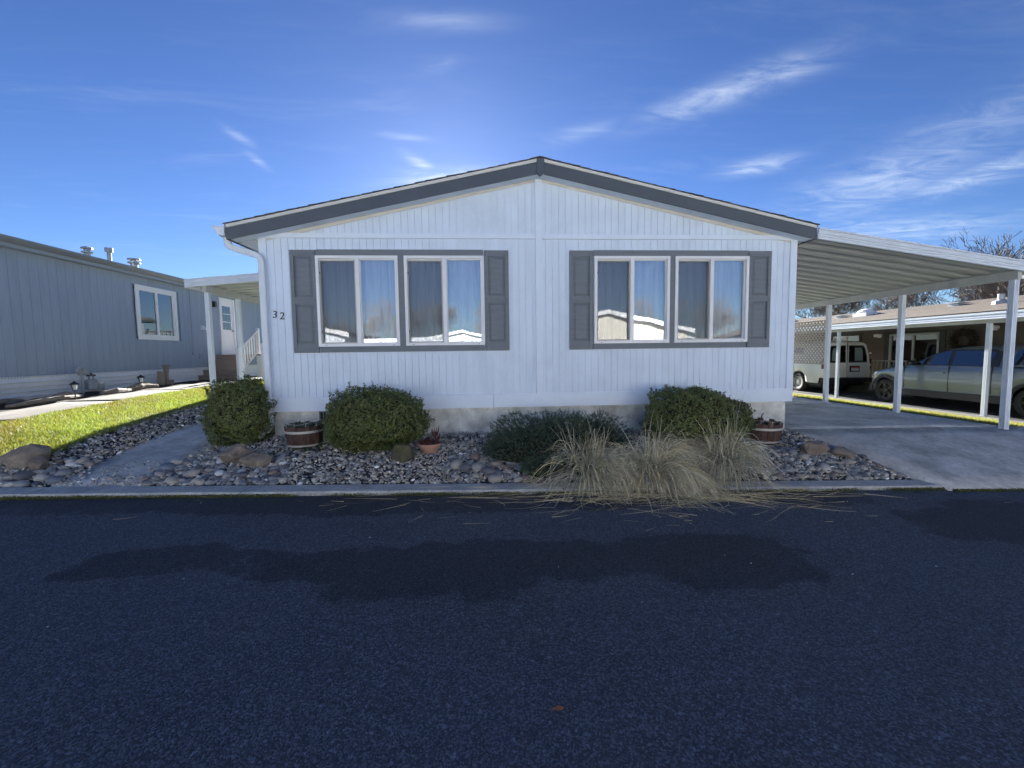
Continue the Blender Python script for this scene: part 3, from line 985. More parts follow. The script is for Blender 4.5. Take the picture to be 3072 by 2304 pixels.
def shutter(x0, x1):
    s = sub('shutter', (x0, 0, .03), house)
    z0, z1 = .03, 1.52; st = .052
    m = MB()
    m.box(x0, x0 + st, -.034, -.0005, z0, z1).box(x1 - st, x1, -.034, -.0005, z0, z1)
    for a, b in ((z0, .155), (.745, .835), (1.435, z1)):
        m.box(x0 + st + .001, x1 - st - .001, -.032, -.0005, a, b)
    m.build('shutter_frame', GREY_TRIM, s)
    for a, b in ((.155, .745), (.835, 1.435)):
        xa, xb = x0 + st + .001, x1 - st - .001
        i1, i2 = .012, .045
        p = MB()
        # sunk border, bevel and raised field
        ring = lambda q, y: [(xa + q, y, a + q), (xb - q, y, a + q), (xb - q, y, b - q), (xa + q, y, b - q)]
        vs = ring(0, -.010) + ring(i1, -.010) + ring(i2, -.026)
        fs = [(k, (k + 1) % 4, 4 + (k + 1) % 4, 4 + k) for k in range(4)] + [(4 + k, 4 + (k + 1) % 4, 8 + (k + 1) % 4, 8 + k) for k in range(4)] + [(8, 9, 10, 11)]
        p.add(vs, fs).build('raised_panel', GREY_TRIM, s)
    sc = MB()
    for xx in (x0 + .02, x1 - .02):
        for zz in (z0 + .06, z1 - .06, .79):
            sc.cyl((xx, 0, zz), 'y', .006, -.037, -.0345, 8)
    sc.build('screw', BLACK_METAL, s)


for a, b in ((.43, .79), (3.24, 3.605), (4.53, 4.89), (7.35, 7.71)):
    shutter(a, b)

for ch, x, z in (('3', .172, .592), ('2', .272, .570)):
    me = digit(ch, .15)
    me.transform(Matrix.Rotation(PI / 2, 4, 'X'))
    o = mesh_obj('house_number', me, BLACK_METAL, house)
    o['label'] = 'black metal house number ' + ch
    w = root_loc(house); o.location = (x - w[0], -.010 - w[1], z + ZO - w[2])

# ================================================================== aluminium covers
def post_mesh(m, x, y, z0, z1, a=.085):
    """fluted square aluminium post"""
    h = a / 2; g = .007
    prof = []
    for (cx, cy, dx, dy) in ((-1, -1, 1, 0), (1, -1, 0, 1), (1, 1, -1, 0), (-1, 1, 0, -1)):
        nx_, ny_ = dy, -dx          # outward normal
        for t, dep in ((-.94, 0), (-.45, 0), (-.40, g), (-.22, g), (-.17, 0), (.17, 0), (.22, g), (.40, g), (.45, 0), (.94, 0)):
            px_ = dx * t * h + nx_ * (h - dep); py_ = dy * t * h + ny_ * (h - dep)
            prof.append((x + px_, y + py_))
    return m.prism(prof, 'z', z0, z1)


def pan_profile(y0, w=.305, d=.078):
    return [(y0, d), (y0 + .045, d), (y0 + .095, 0), (y0 + w - .095, 0), (y0 + w - .045, d), (y0 + w, d)]


def cover(root, x_house, z_house, x_out, slope, y0, n, posts_y, x_post, zg, fas_h=.165, lipdir=1):
    """single-slope patio cover: pans run from the house to the beam"""
    zf = lambda x: z_house - slope * abs(x - x_house)
    w = .305
    base = MB()
    prof = pan_profile(0)
    V = []; th = .003
    for x in (x_house, x_out - lipdir * .02):
        for (yy, zz) in prof: V.append((x, yy, zf(x) + .022 + zz))
    k = len(prof)
    Fs = [(i, i + 1, k + i + 1, k + i) for i in range(k - 1)]
    V2 = [(a, b, c + th) for a, b, c in V]
    Fs2 = [tuple(j + 2 * k for j in reversed(f)) for f in Fs]
    base.add(V + V2, Fs + Fs2)
    rl = root_loc(root)
    me = base.mesh('roof_pan', (rl[0], rl[1] - y0, rl[2] - ZO)); me.materials.append(ALU_PAN)
    for i in range(n):
        o = mesh_obj('roof_pan', me, None, root)
        o.location = (0, i * w, 0)
    y1 = y0 + n * w
    # fascia with three horizontal flutes
    for yf, s in ((y0, -1), (y1, 1)):
        m = MB()
        for a, b, off in ((0, .020, .020), (.020, .044, .0), (.044, .060, .016), (.060, .080, .0), (.080, .126, .018), (.126, .142, .0), (.142, fas_h, .022)):
            ya, yb = sorted((yf, yf + s * (.016 + off)))
            xa, xb = x_house, x_out
            m.prism([(xa, zf(xa) + a), (xb, zf(xb) + a), (xb, zf(xb) + b), (xa, zf(xa) + b)], 'y', ya, yb)
        m.build('front_fascia' if s < 0 else 'rear_fascia', ALU_WHITE, root)
    # outer fascia / gutter
    m = MB()
    xo = x_out
    for a, b, off in ((0, .02, .014), (.02, .055, .005), (.055, .068, .011), (.068, .12, .005), (.12, .165, .014)):
        xa, xb = sorted((xo, xo + lipdir * (.016 + off)))
        m.box(xa, xb, y0 - .02, y1 + .02, zf(xo) + a - .01, zf(xo) + b - .01)
    m.build('side_fascia', ALU_WHITE, root)
    zb = zf(x_post)
    bm = MB().box(x_post - .038, x_post + .038, y0 + .02, y1 - .02, zb - .115, zb + .0215)
    bm.build('beam', ALU_PAN, root)
    for yp in posts_y:
        z0 = zg(x_post, yp)
        p = post_mesh(MB(), x_post, yp, z0, zb - .116).build('post', ALU_WHITE, root)
        MB().box(x_post - .05, x_post + .05, yp - .05, yp + .05, z0 - .002, z0 + .006).build('base_plate', GALV, root)


carport = empty('carport', (10.5, 4, -1.3), 'white aluminium carport cover attached to the right side of the white house', 'carport')
dz = lambda x, y: float(drive_h(np.array(x), np.array(y)))
cover(carport, 8.262, 1.645, 12.05, .141, -.25, 38, (-.16, 1.66, 3.50, 5.35, 7.2, 9.0, 11.0), 11.66, dz)  # pans run on out of view at the rear to shade the driveway
# lattice privacy panel between the rear posts
lat = empty('lattice_panel', (11.66, 4.4, -.38), 'tan diagonal lattice screen fixed between two posts of the carport', 'lattice')
y0, y1, z0, z1 = 3.555, 5.295, -.40, .70
for a, b, c, d in ((y0, y1, z1 - .03, z1), (y0, y1, z0, z0 + .03), (y0, y0 + .03, z0 + .03, z1 - .03), (y1 - .03, y1, z0 + .03, z1 - .03)):
    MB().box(11.645, 11.68, a, b, c, d).build('lattice_frame', mat('tan_lattice', (.36, .33, .29), .7) if 'tan_lattice' not in MATS else MATS['tan_lattice'], lat)
LW, LP = .034, .078
H = z1 - z0 - .06; Wd = y1 - y0 - .06
for s in (1, -1):
    k = -int(H / LP / .7071) - 2
    for i in range(k, int((Wd + H) / (LP * 1.414)) + 3):
        c = i * LP * 1.414
        # strip along direction (1, s) clipped to the panel
        if s > 0: ya, za = y0 + .03 + c, z0 + .03
        else: ya, za = y0 + .03 + c, z1 - .03
        t0, t1 = 0.0, H
        lo_, hi_ = y0 + .03, y1 - .03
        t0 = max(t0, lo_ - ya); t1 = min(t1, hi_ - ya)
        if t1 - t0 < .02: continue
        A = Vector((ya + t0, za + s * t0)); B = Vector((ya + t1, za + s * t1))
        nrm = Vector((-s, 1)).normalized() * LW / 2
        x_ = (11.664, 11.669) if s > 0 else (11.6575, 11.6625)
        MB().prism([tuple(A - nrm), tuple(B - nrm), tuple(B + nrm), tuple(A + nrm)], 'x', *x_).build('slat', MATS['tan_lattice'], lat)

patio = empty('patio_cover', (-1.4, 6, -.9), 'white aluminium patio cover on posts at the left side of the white house', 'patio cover')
cover(patio, -.33, 1.61, -2.80, .085, 2.70, 20, (2.82, 3.92, 5.9, 8.2), -2.47, lambda x, y: gz(x, y) + .01, lipdir=-1)
MB().box(-.475, -.335, 2.73, 8.75, 1.60, 1.654).build('sun_gap_filler', ALU_WHITE, patio)  # added strip closing the gap where sun leaked in beside the eave

# ================================================================== LEFT NEIGHBOUR
XL = -6.4
lh = empty('neighbour_house', (-10.4, 8, -.85), 'blue grey manufactured house with white skirting on the left', 'house')
LY0, LY1 = 0.5, 17.5
lw = MB()
lw.box(XL - .12, XL - .03, LY0, 6.10, -.40, 2.26).box(XL - .12, XL - .03, 7.68, 9.93, -.40, 2.26).box(XL - .12, XL - .03, 10.78, LY1, -.40, 2.26)
lw.box(XL - .12, XL - .03, 6.10, 7.68, -.40, .52).box(XL - .12, XL - .03, 6.10, 7.68, 2.0, 2.26).box(XL - .12, XL - .03, 9.93, 10.78, 2.1, 2.26)
lw.box(-14.4, XL - .12, LY0, LY0 + .1, -.9, 2.26).box(-14.4, XL - .12, LY1 - .1, LY1, -.9, 2.26).box(-14.4, -14.3, LY0, LY1, -.9, 2.26)
lw.prism([(-14.4, 2.26), (XL - .03, 2.26), (-10.4, 3.15)], 'y', LY0, LY0 + .1)
lwall = lw.build('wall', BLUE_SIDING, lh)
bw = .2032
k = 0
y = LY0
while y < LY1 - .05:
    a, b = y + .002, min(y + bw - .002, LY1)
    ym = (a + b) / 2
    if 6.05 < ym < 7.72: segs = ((-.372, .50), (2.02, 2.26))
    elif 9.9 < ym < 10.82: segs = ((2.12, 2.26),)
    else: segs = ((-.372, 2.26),)
    for za, zb in segs:
        MB().box(XL - .0295, XL, a, b, za, zb).build('siding_plank', BLUE_SIDING, lwall)
    y += bw
# skirting: horizontal ribs with a vented top strip
sk = sub('skirting', (XL, 8, -.6), lh)
zt = -.374
MB().box(XL - .06, XL - .012, LY0 - .02, LY1, -1.1, zt).build('skirting_backing', SKIRT, sk)
vs_ = MB()
zz = zt - .04
for i in range(6):
    z1_ = zz - i * .098; z0_ = z1_ - .092
    MB().prism([(XL - .0115, z0_), (XL + .042, z0_ + .003), (XL + .044, z0_ + .012), (XL + .012, z0_ + .045), (XL - .0115, z1_)], 'y', LY0 - .02, 8.40 if z0_ < -.5 else LY1).build('skirting_strip', SKIRT, sk)
# top vent rail with slots
rail = MB()
rail.box(XL - .0115, XL + .014, LY0, LY1, zt - .008, zt).box(XL - .0115, XL + .014, LY0, LY1, zt - .039, zt - .030)
yv = LY0
while yv < 13:
    rail.box(XL - .0115, XL + .012, yv, yv + .03, zt - .0295, zt - .0085); yv += .058
rail.build('vent_rail', SKIRT, sk)
# eave: fascia, gutter, roof
MB().box(XL + .0, XL + .20, LY0 - .3, LY1 + .2, 2.235, 2.262).build('soffit', BLUE_TRIM, lh)
MB().box(XL + .2, XL + .225, LY0 - .3, LY1 + .2, 2.225, 2.36).build('fascia', BLUE_TRIM, lh)
gp = [(XL + .226, 2.30), (XL + .28, 2.30), (XL + .31, 2.34), (XL + .335, 2.375), (XL + .34, 2.415), (XL + .33, 2.415), (XL + .323, 2.38), (XL + .296, 2.345), (XL + .274, 2.31), (XL + .236, 2.31), (XL + .236, 2.415), (XL + .226, 2.415)]
MB().prism(gp, 'y', LY0 - .3, 7.75).build('gutter', GUTTER_GREY, lh)
fl = MB()
for a, b, off in ((0, .05, .012), (.05, .10, .02), (.10, .16, .012)):
    fl.box(XL + .226, XL + .23 + off + .03, 7.78, 10.2, 2.26 + a, 2.26 + b)
fl.build('awning_flashing', ALU_WHITE, lh)
lr = MB()
lr.prism([(XL + .24, 2.41), (-10.4, 3.30), (-14.65, 2.41), (-14.65, 2.36), (-10.4, 3.25), (XL + .24, 2.36)], 'y', LY0 - .3, LY1 + .2)
lroof = lr.build('roof', SHINGLE, lh)
roof_z = lambda x: 2.41 + (XL + .24 - x) * .218
for yv, kind in ((6.40, 0), (7.12, 1), (8.02, 2)):
    x = -7.8; zb = roof_z(x); m = MB()
    if kind == 1:
        m.lathe([(.055, -.05), (.055, .34), (.10, .34), (.10, .46), (.02, .47)], (x, yv, zb), 14)
    else:
        s = .85 if kind == 0 else 1.1
        hb = .14 if kind == 0 else .18
        m.lathe([(.09 * s, -.05), (.09 * s, hb), (.15 * s, hb + .01), (.15 * s, hb + .05), (.08 * s, hb + .055), (.08 * s, hb + .11), (.155 * s, hb + .115), (.15 * s, hb + .16), (.05, hb + .19)], (x, yv, zb), 18)
    m.build('roof_vent', GALV, lroof, smooth=False)

# window of the neighbour
def side_window(root, X, ya, yb, za, zb, name='window', trim=.10, mt=None, s=1):
    w = sub(name, (X, ya, za), root)
    t = MB(); mt = mt or VINYL
    xx = sorted((X - s * .001 + s * .002, X + s * .03))
    t.box(*xx, ya - trim, yb + trim, zb, zb + trim).box(*xx, ya - trim, yb + trim, za - trim, za)
    t.box(*xx, ya - trim, ya, za, zb).box(*xx, yb, yb + trim, za, zb)
    t.build('casing', mt, w)
    f = MB(); q = .045; ym = (ya + yb) / 2
    xx = sorted((X - s * .06, X + s * .015))
    f.box(*xx, ya, yb, zb - q, zb).box(*xx, ya, yb, za, za + q).box(*xx, ya, ya + q, za + q, zb - q).box(*xx, yb - q, yb, za + q, zb - q).box(*xx, ym - .03, ym + .03, za + q, zb - q)
    f.build('frame', VINYL, w)
    for a, b in ((ya + q, ym - .03), (ym + .03, yb - q)):
        MB().box(X - s * .022, X - s * .018, a, b, za + q, zb - q).build('pane', GLASS, w)
    return w


w = side_window(lh, XL, 6.20, 7.58, .60, 1.92)
# blinds behind the neighbour window: slats on the left light, raised over the right one
for k in range(44):
    z = .60 + k * .03
    MB().box(XL - .135, XL - .10, 6.16, 6.88, z, z + .018).build('blind_slat', mat('blind_white', (.62, .62, .60), .6) if 'blind_white' not in MATS else MATS['blind_white'], w)
MB().box(XL - .13, XL - .105, 6.90, 7.62, 1.25, 1.97).build('shade', MATS['blind_white'], w)
MB().box(XL - .6, XL - .58, 5.9, 7.9, .3, 2.2).build('room_back', mat('dim_room', (.12, .12, .11), .9), w)

# door with a glazed upper light
d = sub('door', (XL, 10.35, .05), lh)
dm = MB().box(XL - .07, XL - .02, 9.97, 10.74, .03, 2.06); dm.build('door_leaf', VINYL, d)
cs = MB(); cs.box(XL - .02, XL + .03, 9.88, 9.97, .0, 2.14).box(XL - .02, XL + .03, 10.74, 10.83, .0, 2.14).box(XL - .02, XL + .03, 9.97, 10.74, 2.06, 2.14)
cs.build('door_casing', VINYL, d)
for r_ in range(3):
    for c_ in range(3):
        a = 10.10 + c_ * .17; b = a + .15; z = .98 + r_ * .30
        MB().box(XL - .0195, XL - .012, a, b, z, z + .27).build('door_pane', GLASS_DARK, d)
MB().cyl((XL, 10.68, .95), 'x', .03, XL - .02, XL + .04, 12).build('door_knob', GALV, d)

# small wall fittings
dv = MB(); dv.prism([(XL + .001, 1.05), (XL + .02, 1.05), (XL + .13, .93), (XL + .13, .91), (XL + .001, .91)], 'y', 8.80, 8.95); dv.build('dryer_vent', VINYL, lh)
cd = MB(); cd.tube([(XL + .012, 8.33, 2.23), (XL + .012, 8.32, .12)], .008, 6); cd.box(XL + .0005, XL + .03, 8.29, 8.35, .06, .13); cd.build('conduit', BLUE_TRIM, lh)
MB().box(XL + .0005, XL + .018, 8.62, 8.82, -.09, .10).build('outlet_cover', BLUE_TRIM, lh)
MB().cyl((XL, 9.26, 0), 'x', .06, XL + .0005, XL + .03, 16).build('hose_cap', BLUE_TRIM, lh)
MB().box(XL + .0005, XL + .10, 9.5, 9.6, 1.75, 1.95).build('porch_lamp', BLACK_METAL, lh)

# gas meter
gm = empty('gas_meter', (XL + .28, 4.15, gz(XL + .28, 4.15)), 'grey gas meter with regulator and pipes against the white skirting', 'gas meter')
gx_, gy_ = XL + .28, 4.15; gzz = gz(gx_, gy_)
m = MB(); m.lathe([(.11, 0), (.135, .02), (.135, .20), (.11, .235), (.05, .25)], (gx_, gy_ + .10, -.76), 18, (1, .85)); m.build('meter_body', METER_GREY, gm, smooth=False)
m = MB(); m.lathe([(.09, 0), (.11, .02), (.11, .16), (.08, .19)], (gx_ + .06, gy_ + .22, -.76), 16, (1, .9)); m.build('meter_case', METER_GREY, gm)
MB().box(gx_ + .12, gx_ + .172, gy_ + .15, gy_ + .27, -.62, -.56).build('index_plate', PAPER_WHITE, gm)
m = MB(); m.tube(smooth_path([(gx_, gy_ - .12, gzz - .05), (gx_, gy_ - .12, -.45), (gx_, gy_ - .12, -.36), (gx_, gy_ - .02, -.36), (gx_, gy_ + .05, -.36), (gx_, gy_ + .06, -.55)], 2), .024, 8)
m.tube([(gx_, gy_ + .16, -.52), (gx_, gy_ + .16, -.40), (XL + .02, gy_ + .16, -.40)], .02, 8); m.build('pipe', METER_GREY, gm)
m = MB(); m.cyl((gx_ - .02, gy_ - .12, -.30), 'x', .10, gx_ - .045, gx_ + .02, 18); m.cyl((gx_, gy_ - .12, -.30), 'x', .05, gx_ + .02, gx_ + .08, 12); m.build('regulator', METER_GREY, gm)
m = MB(); m.box(gx_ - .03, gx_ + .03, gy_ + .02, gy_ + .20, -.44, -.40).box(gx_ - .02, gx_ + .02, gy_ + .05, gy_ + .12, -.40, -.36); m.build('shutoff_valve', BLACK_METAL, gm)

# carved stump ornament further along the skirting
so = empty('stump_ornament', (XL + .35, 6.45, gz(XL + .35, 6.45)), 'tan carved wooden stump ornament beside the white skirting', 'ornament')
sx, sy, sz = XL + .35, 6.45, gz(XL + .35, 6.45)
m = MB(); m.tube([(sx, sy - .12, sz - .02), (sx, sy - .11, sz + .2), (sx + .02, sy - .12, sz + .40)], [.11, .10, .08], 9); m.build('stump', DRIFTWOOD, so)
m = MB(); m.tube([(sx, sy + .10, sz - .02), (sx, sy + .11, sz + .28), (sx, sy + .14, sz + .54)], [.07, .06, .075], 9); m.build('post', DRIFTWOOD, so)
m = MB(); m.lathe([(.0, 0), (.10, .01), (.11, .03), (.0, .05)], (sx, sy + .14, sz + .54), 12); m.build('cap', DRIFTWOOD, so)
MB().box(sx - .09, sx + .12, sy - .02, sy + .24, sz - .02, sz + .15).build('plinth', DRIFTWOOD, so)

# path lanterns
def lantern(x, y, label):
    z = gz(x, y)
    e = empty('path_light', (x, y, z), label, 'path light', 'lanterns along the neighbour bed')
    MB().cyl((x, y, 0), 'z', .012, z - .05, z + .20, 8).build('stake', BLACK_METAL, e)
    MB().lathe([(.02, .185), (.05, .20), (.05, .21), (.02, .215)], (x, y, z), 4).build('tray', BLACK_METAL, e)
    m = MB()
    for k in range(4):
        a = PI / 2 * k
        m.tube([(x + .042 * math.cos(a), y + .042 * math.sin(a), z + .20), (x + .075 * math.cos(a), y + .075 * math.sin(a), z + .33)], .006, 4)
    m.build('cage', BLACK_METAL, e)
    MB().lathe([(.03, .21), (.05, .32), (.03, .325)], (x, y, z), 8).build('lens', CLEAR_LENS, e)
    MB().lathe([(.115, .325), (.105, .337), (.03, .375), (.005, .40)], (x, y, z), 4).build('roof_cap', BLACK_METAL, e)


lantern(-5.42, 3.05, 'nearer black path lantern in the dark bed, left of the gas meter')
lantern(-5.55, 4.98, 'farther black path lantern in the dark bed, right of the gas meter')

# dark bed with driftwood and rocks
tag(sheet('planting_bed', lin(-6.42, -5.25, .15), lin(-1.2, 8.6, .2), lambda X, Y: G(X, Y) + .008 + .03 * np.sin(X * 9) * np.sin(Y * 5.3), MULCH), kind='structure')


def log(pts, r, label):
    P = [Vector((x, y, gz(x, y) + h)) for x, y, h in pts]
    P = smooth_path(P, 2)
    n = len(P)
    rad = [r * (1 - .5 * abs(2 * i / (n - 1) - .9)) * random.uniform(.85, 1.15) for i in range(n)]
    m = MB(); m.tube(P, rad, 8)
    o = m.build('driftwood', DRIFTWOOD)
    return tag(o, label, 'driftwood', 'driftwood pieces in the neighbour bed')


log([(-5.6, 1.9, .05), (-5.45, 2.4, .08), (-5.45, 3.0, .07), (-5.6, 3.4, .05)], .06, 'long pale driftwood branch lying nearest the left edge of the bed')
log([(-5.75, 2.9, .06), (-5.7, 3.15, .10), (-5.75, 3.35, .06)], .085, 'short stubby driftwood lump behind the nearer lantern')
log([(-5.5, 3.75, .05), (-5.4, 4.1, .08), (-5.45, 4.5, .05)], .075, 'grey driftwood piece in front of the gas meter')
log([(-5.55, 4.5, .05), (-5.6, 5.0, .10), (-5.55, 5.5, .06)], .10, 'dark thick driftwood log at the foot of the farther lantern')
log([(-5.95, 1.9, .04), (-6.0, 2.3, .12), (-6.1, 2.7, .05)], .05, 'thin driftwood stick leaning at the skirting')

# steps and landing to the neighbour's door
st = empty('entry_steps', (-5.7, 9, -.8), 'brown wooden steps rising to the neighbour door', 'steps')
sy0 = 8.45; rise = (.05 + .81) / 5
for k in range(5):
    z = -.81 + rise * (k + 1); ya = sy0 + k * .26
    MB().box(-6.36, -5.12, ya - .02, ya + .27, z - .04, z).build('tread', WOOD_TREAD, st)
    MB().box(-6.36, -5.14, ya + .005, ya + .025, z - rise, z - .041).build('riser', WOOD_TREAD, st)
MB().box(-6.36, -3.9, sy0 + 5 * .26 - .03, sy0 + 3.2, .01, .05).build('landing', WOOD_TREAD, st)
for z0_, z1_ in ((-.8, -.55), (-.545, -.27), (-.265, .0)):
    MB().box(-5.11, -3.9, sy0 + 1.31, sy0 + 1.33, z0_, z1_).build('side_panel', SKIRT, st)
rl_ = empty('stair_railing', (-5.1, 9, -.8), 'white railing up the neighbour steps', 'railing')


def rail_run(root, a, b, za, zb, lo, hi, n, mt=VINYL, post=(True, True), pw=.09, z_g=None):
    a = Vector(a); b = Vector(b)
    for i, (p, z, on) in enumerate(((a, za, post[0]), (b, zb, post[1]))):
        if on:
            MB().box(p.x - pw / 2, p.x + pw / 2, p.y - pw / 2, p.y + pw / 2, z_g[i] if z_g else z, z + hi + .06).build('railing_post', mt, root)
            MB().lathe([(pw * .75, 0), (pw * .72, .02), (.01, .05)], (p.x, p.y, z + hi + .0605), 4).build('post_cap', mt, root)
    dirv = (b - a).normalized(); side = Vector((-dirv.y, dirv.x)) * .028
    for h in (hi, lo):
        m = MB(); A = a + dirv * pw / 2; B = b - dirv * pw / 2
        vs = []
        for p, z in ((A, za), (B, zb)):
            for s, dzz in ((-1, -.025), (1, -.025), (1, .025), (-1, .025)):
                vs.append((p.x + s * side.x, p.y + s * side.y, z + h + dzz))
        m.add(vs, [(0, 1, 2, 3), (7, 6, 5, 4), (0, 4, 5, 1), (1, 5, 6, 2), (2, 6, 7, 3), (3, 7, 4, 0)]).build('rail', mt, root)
    for k in range(n):
        t = (k + .8) / (n + .6); p = a.lerp(b, t); z = za + (zb - za) * t
        MB().box(p.x - .017, p.x + .017, p.y - .017, p.y + .017, z + lo + .025, z + hi - .025).build('baluster', mt, root)


rail_run(rl_, (-5.07, 8.50), (-5.07, 9.85), -.70, .05, .10, .86, 8, z_g=(-.82, .051))
rl2 = empty('landing_railing', (-4.6, 9.9, .05), 'white railing along the front of the neighbour landing', 'railing')
rail_run(rl2, (-4.95, 9.85), (-3.95, 9.85), .05, .05, .10, .86, 7, post=(False, True))
rl3 = empty('second_railing', (-3.9, 8.6, -.8), 'white railing right of the neighbour steps, half hidden by the downspout', 'railing')
rail_run(rl3, (-3.95, 7.9), (-2.9, 7.9), -.80, -.80, .30, 1.10, 6)

# ================================================================== RIGHT NEIGHBOUR
rh = empty('tan_house', (23, 11, -1.75), 'tan house with brown shingle roof behind the parked vehicles on the right', 'house')
XR = 19.0; RY0, RY1 = 1.5, 23.0
rw = MB()
rw.box(XR, XR + .12, RY0, 7.35, -1.75, 1.02).box(XR, XR + .12, 9.20, 10.45, -1.75, 1.02).box(XR, XR + .12, 12.0, RY1, -1.75, 1.02)
rw.box(XR, XR + .12, 7.35, 9.20, .52, 1.02).box(XR, XR + .12, 7.35, 9.20, -1.75, -1.3).box(XR, XR + .12, 10.45, 12.0, -1.75, -.35).box(XR, XR + .12, 10.45, 12.0, .60, 1.02)
rw.box(XR, 27, RY0 - .12, RY0, -1.75, 1.02).box(27, 27.1, RY0, RY1, -1.75, 1.02).box(XR, 27, RY1, RY1 + .1, -1.75, 1.02)
rw.prism([(XR, 1.02), (27.1, 1.02), (23, 1.75)], 'y', RY0 - .12, RY0 - .001)
rw.build('wall', BEIGE_WALL_SHADE, rh)
# sliding door
sd = sub('sliding_door', (XR, 8.3, -1.3), rh)
fr = MB()
fr.box(XR - .03, XR + .08, 7.36, 9.19, .44, .51).box(XR - .03, XR + .08, 7.36, 7.43, -1.29, .44).box(XR - .03, XR + .08, 9.12, 9.19, -1.29, .44).box(XR - .02, XR + .07, 8.24, 8.31, -1.29, .44).box(XR - .03, XR + .08, 7.43, 9.12, -1.29, -1.22)
fr.build('frame', ALU_PAN, sd)
for a, b in ((7.43, 8.24), (8.31, 9.12)):
    MB().box(XR + .02, XR + .026, a, b, -1.22, .44).build('pane', GLASS_DARK, sd)
tr_ = MB().box(XR - .025, XR - .001, 7.16, 7.355, -1.3, .60).box(XR - .025, XR - .001, 9.195, 9.40, -1.3, .60).box(XR - .025, XR - .001, 7.355, 9.195, .515, .60)
tr_.build('door_trim', DARK_TRIM, sd)
wr = side_window(rh, XR, 10.55, 11.9, -.25, .52, trim=.09, mt=DARK_TRIM, s=-1)
MB().box(XR + .3, XR + .32, 5, 14, -1.6, 1.0).build('dark_interior_sheet', DARK, rh)  # black sheet in place of the unlit room behind the glass
for yv, zv in ((9.62, .45), (5.75, .55)):
    m = MB(); m.box(XR - .03, XR - .0005, yv - .06, yv + .06, zv - .06, zv + .06); m.cyl((0, yv - .07, zv + .03), 'x', .06, XR - .16, XR - .031, 12); m.cyl((0, yv + .07, zv + .03), 'x', .06, XR - .16, XR - .031, 12)
    m.build('flood_lamp', VINYL, rh)
# roof
er = 18.55
pr = .76 / 4.45
rr = MB()
rr.prism([(er, 1.07), (23, 1.85), (27.5, 1.07), (27.5, 1.02), (23, 1.80), (er, 1.02)], 'y', RY0 - .6, RY1 + .5)
rroof = rr.build('roof', SHINGLE_BROWN, rh)
for k in range(34):
    a = er - .02 + k * .131; za = 1.078 + (a - er) * .1753
    MB().prism([(a, za + .006), (a + .15, za + .006 + .15 * .1753 - .008), (a + .15, za + .15 * .1753 - .010), (a, za - .004)], 'y', RY0 - .62, RY1 + .52).build('shingle_course', SHINGLE_BROWN, rroof)
MB().box(er - .015, er + .002, RY0 - .6, RY1 + .5, .97, 1.06).build('eave_fascia', DARK_TRIM, rh)
rzr = lambda x: 1.085 + (x - er) * .1753
for (x, yv, kind) in ((21.0, 12.4, 0), (21.0, 13.8, 1), (21.4, 8.9, 1), (20.6, 6.9, 2), (21.2, 17.5, 1)):
    z = rzr(x); m = MB()
    if kind == 0:
        m.box(x - .36, x + .36, yv - .36, yv + .36, z - .1, z + .10); m.lathe([(.36, .10), (.35, .16), (.26, .24), (.12, .29), (.01, .30)], (x, yv, z), 20); m.build('skylight_dome', VINYL, rroof)
    elif kind == 1:
        m.box(x - .19, x + .19, yv - .19, yv + .19, z - .1, z + .05); m.box(x - .24, x + .24, yv - .24, yv + .24, z + .075, z + .10).box(x - .05, x + .05, yv - .05, yv + .05, z + .05, z + .075); m.build('roof_vent', GALV, rroof)
    else:
        m.lathe([(.22, -.05), (.20, .06), (.09, .12), (.09, .30), (.07, .31)], (x, yv, z), 14); m.build('vent_pipe', GALV, rroof)

# wreath
we = empty('wreath', (XR - .1, 6.5, -.25), 'dark round wreath hanging on the tan wall above the silver pickup', 'wreath')
WREATH = mat('dark_wreath', (.035, .03, .02), .9, .4, 20)
V = []; Fq = []
for i in range(900):
    a = random.uniform(0, 2 * PI); b = random.uniform(0, 2 * PI); rr_ = .13 * math.sqrt(random.random())
    R_ = .30 + rr_ * math.cos(b)
    c = Vector((XR - .13 + rr_ * math.sin(b) * .8, 6.54 + R_ * math.cos(a), .20 + R_ * math.sin(a)))
    dv_ = Vector((random.uniform(-1, .2), random.uniform(-1, 1), random.uniform(-1, 1))).normalized() * .07
    sv = dv_.cross(Vector((random.random(), random.random(), 1))).normalized() * .018
    o = len(V); V += [c - sv, c + sv, c + dv_]; Fq.append((o, o + 1, o + 2))
np_obj('wreath_greenery', [tuple(v) for v in V], Fq, WREATH, we)
m = MB(); m.tube([(XR - .12, 6.54 + .30 * math.cos(a), .20 + .30 * math.sin(a)) for a in np.linspace(0, 2 * PI, 25)], .06, 7); m.build('wreath_ring', WREATH, we)

# porch deck and railing
dk = empty('porch_deck', (18.5, 10, -1.75), 'low porch deck along the tan house behind the van', 'deck')
MB().box(17.95, XR - .001, 7.2, 12.5, -1.36, -1.31).build('deck_boards', WOOD_TREAD, dk)
MB().box(17.98, 18.02, 7.2, 12.5, -1.75, -1.361).build('deck_skirt', DARK_TRIM, dk)
pr_ = empty('porch_railing', (17.98, 10, -1.3), 'beige porch railing behind the nose of the silver pickup', 'railing')
RAILM = mat('beige_rail', (.32, .30, .26), .6)
rail_run(pr_, (18.02, 7.3), (18.02, 9.8), -1.31, -1.31, .12, .82, 16, RAILM)
rail_run(pr_, (18.02, 9.8), (18.02, 12.3), -1.31, -1.31, .12, .82, 16, RAILM, post=(False, True))

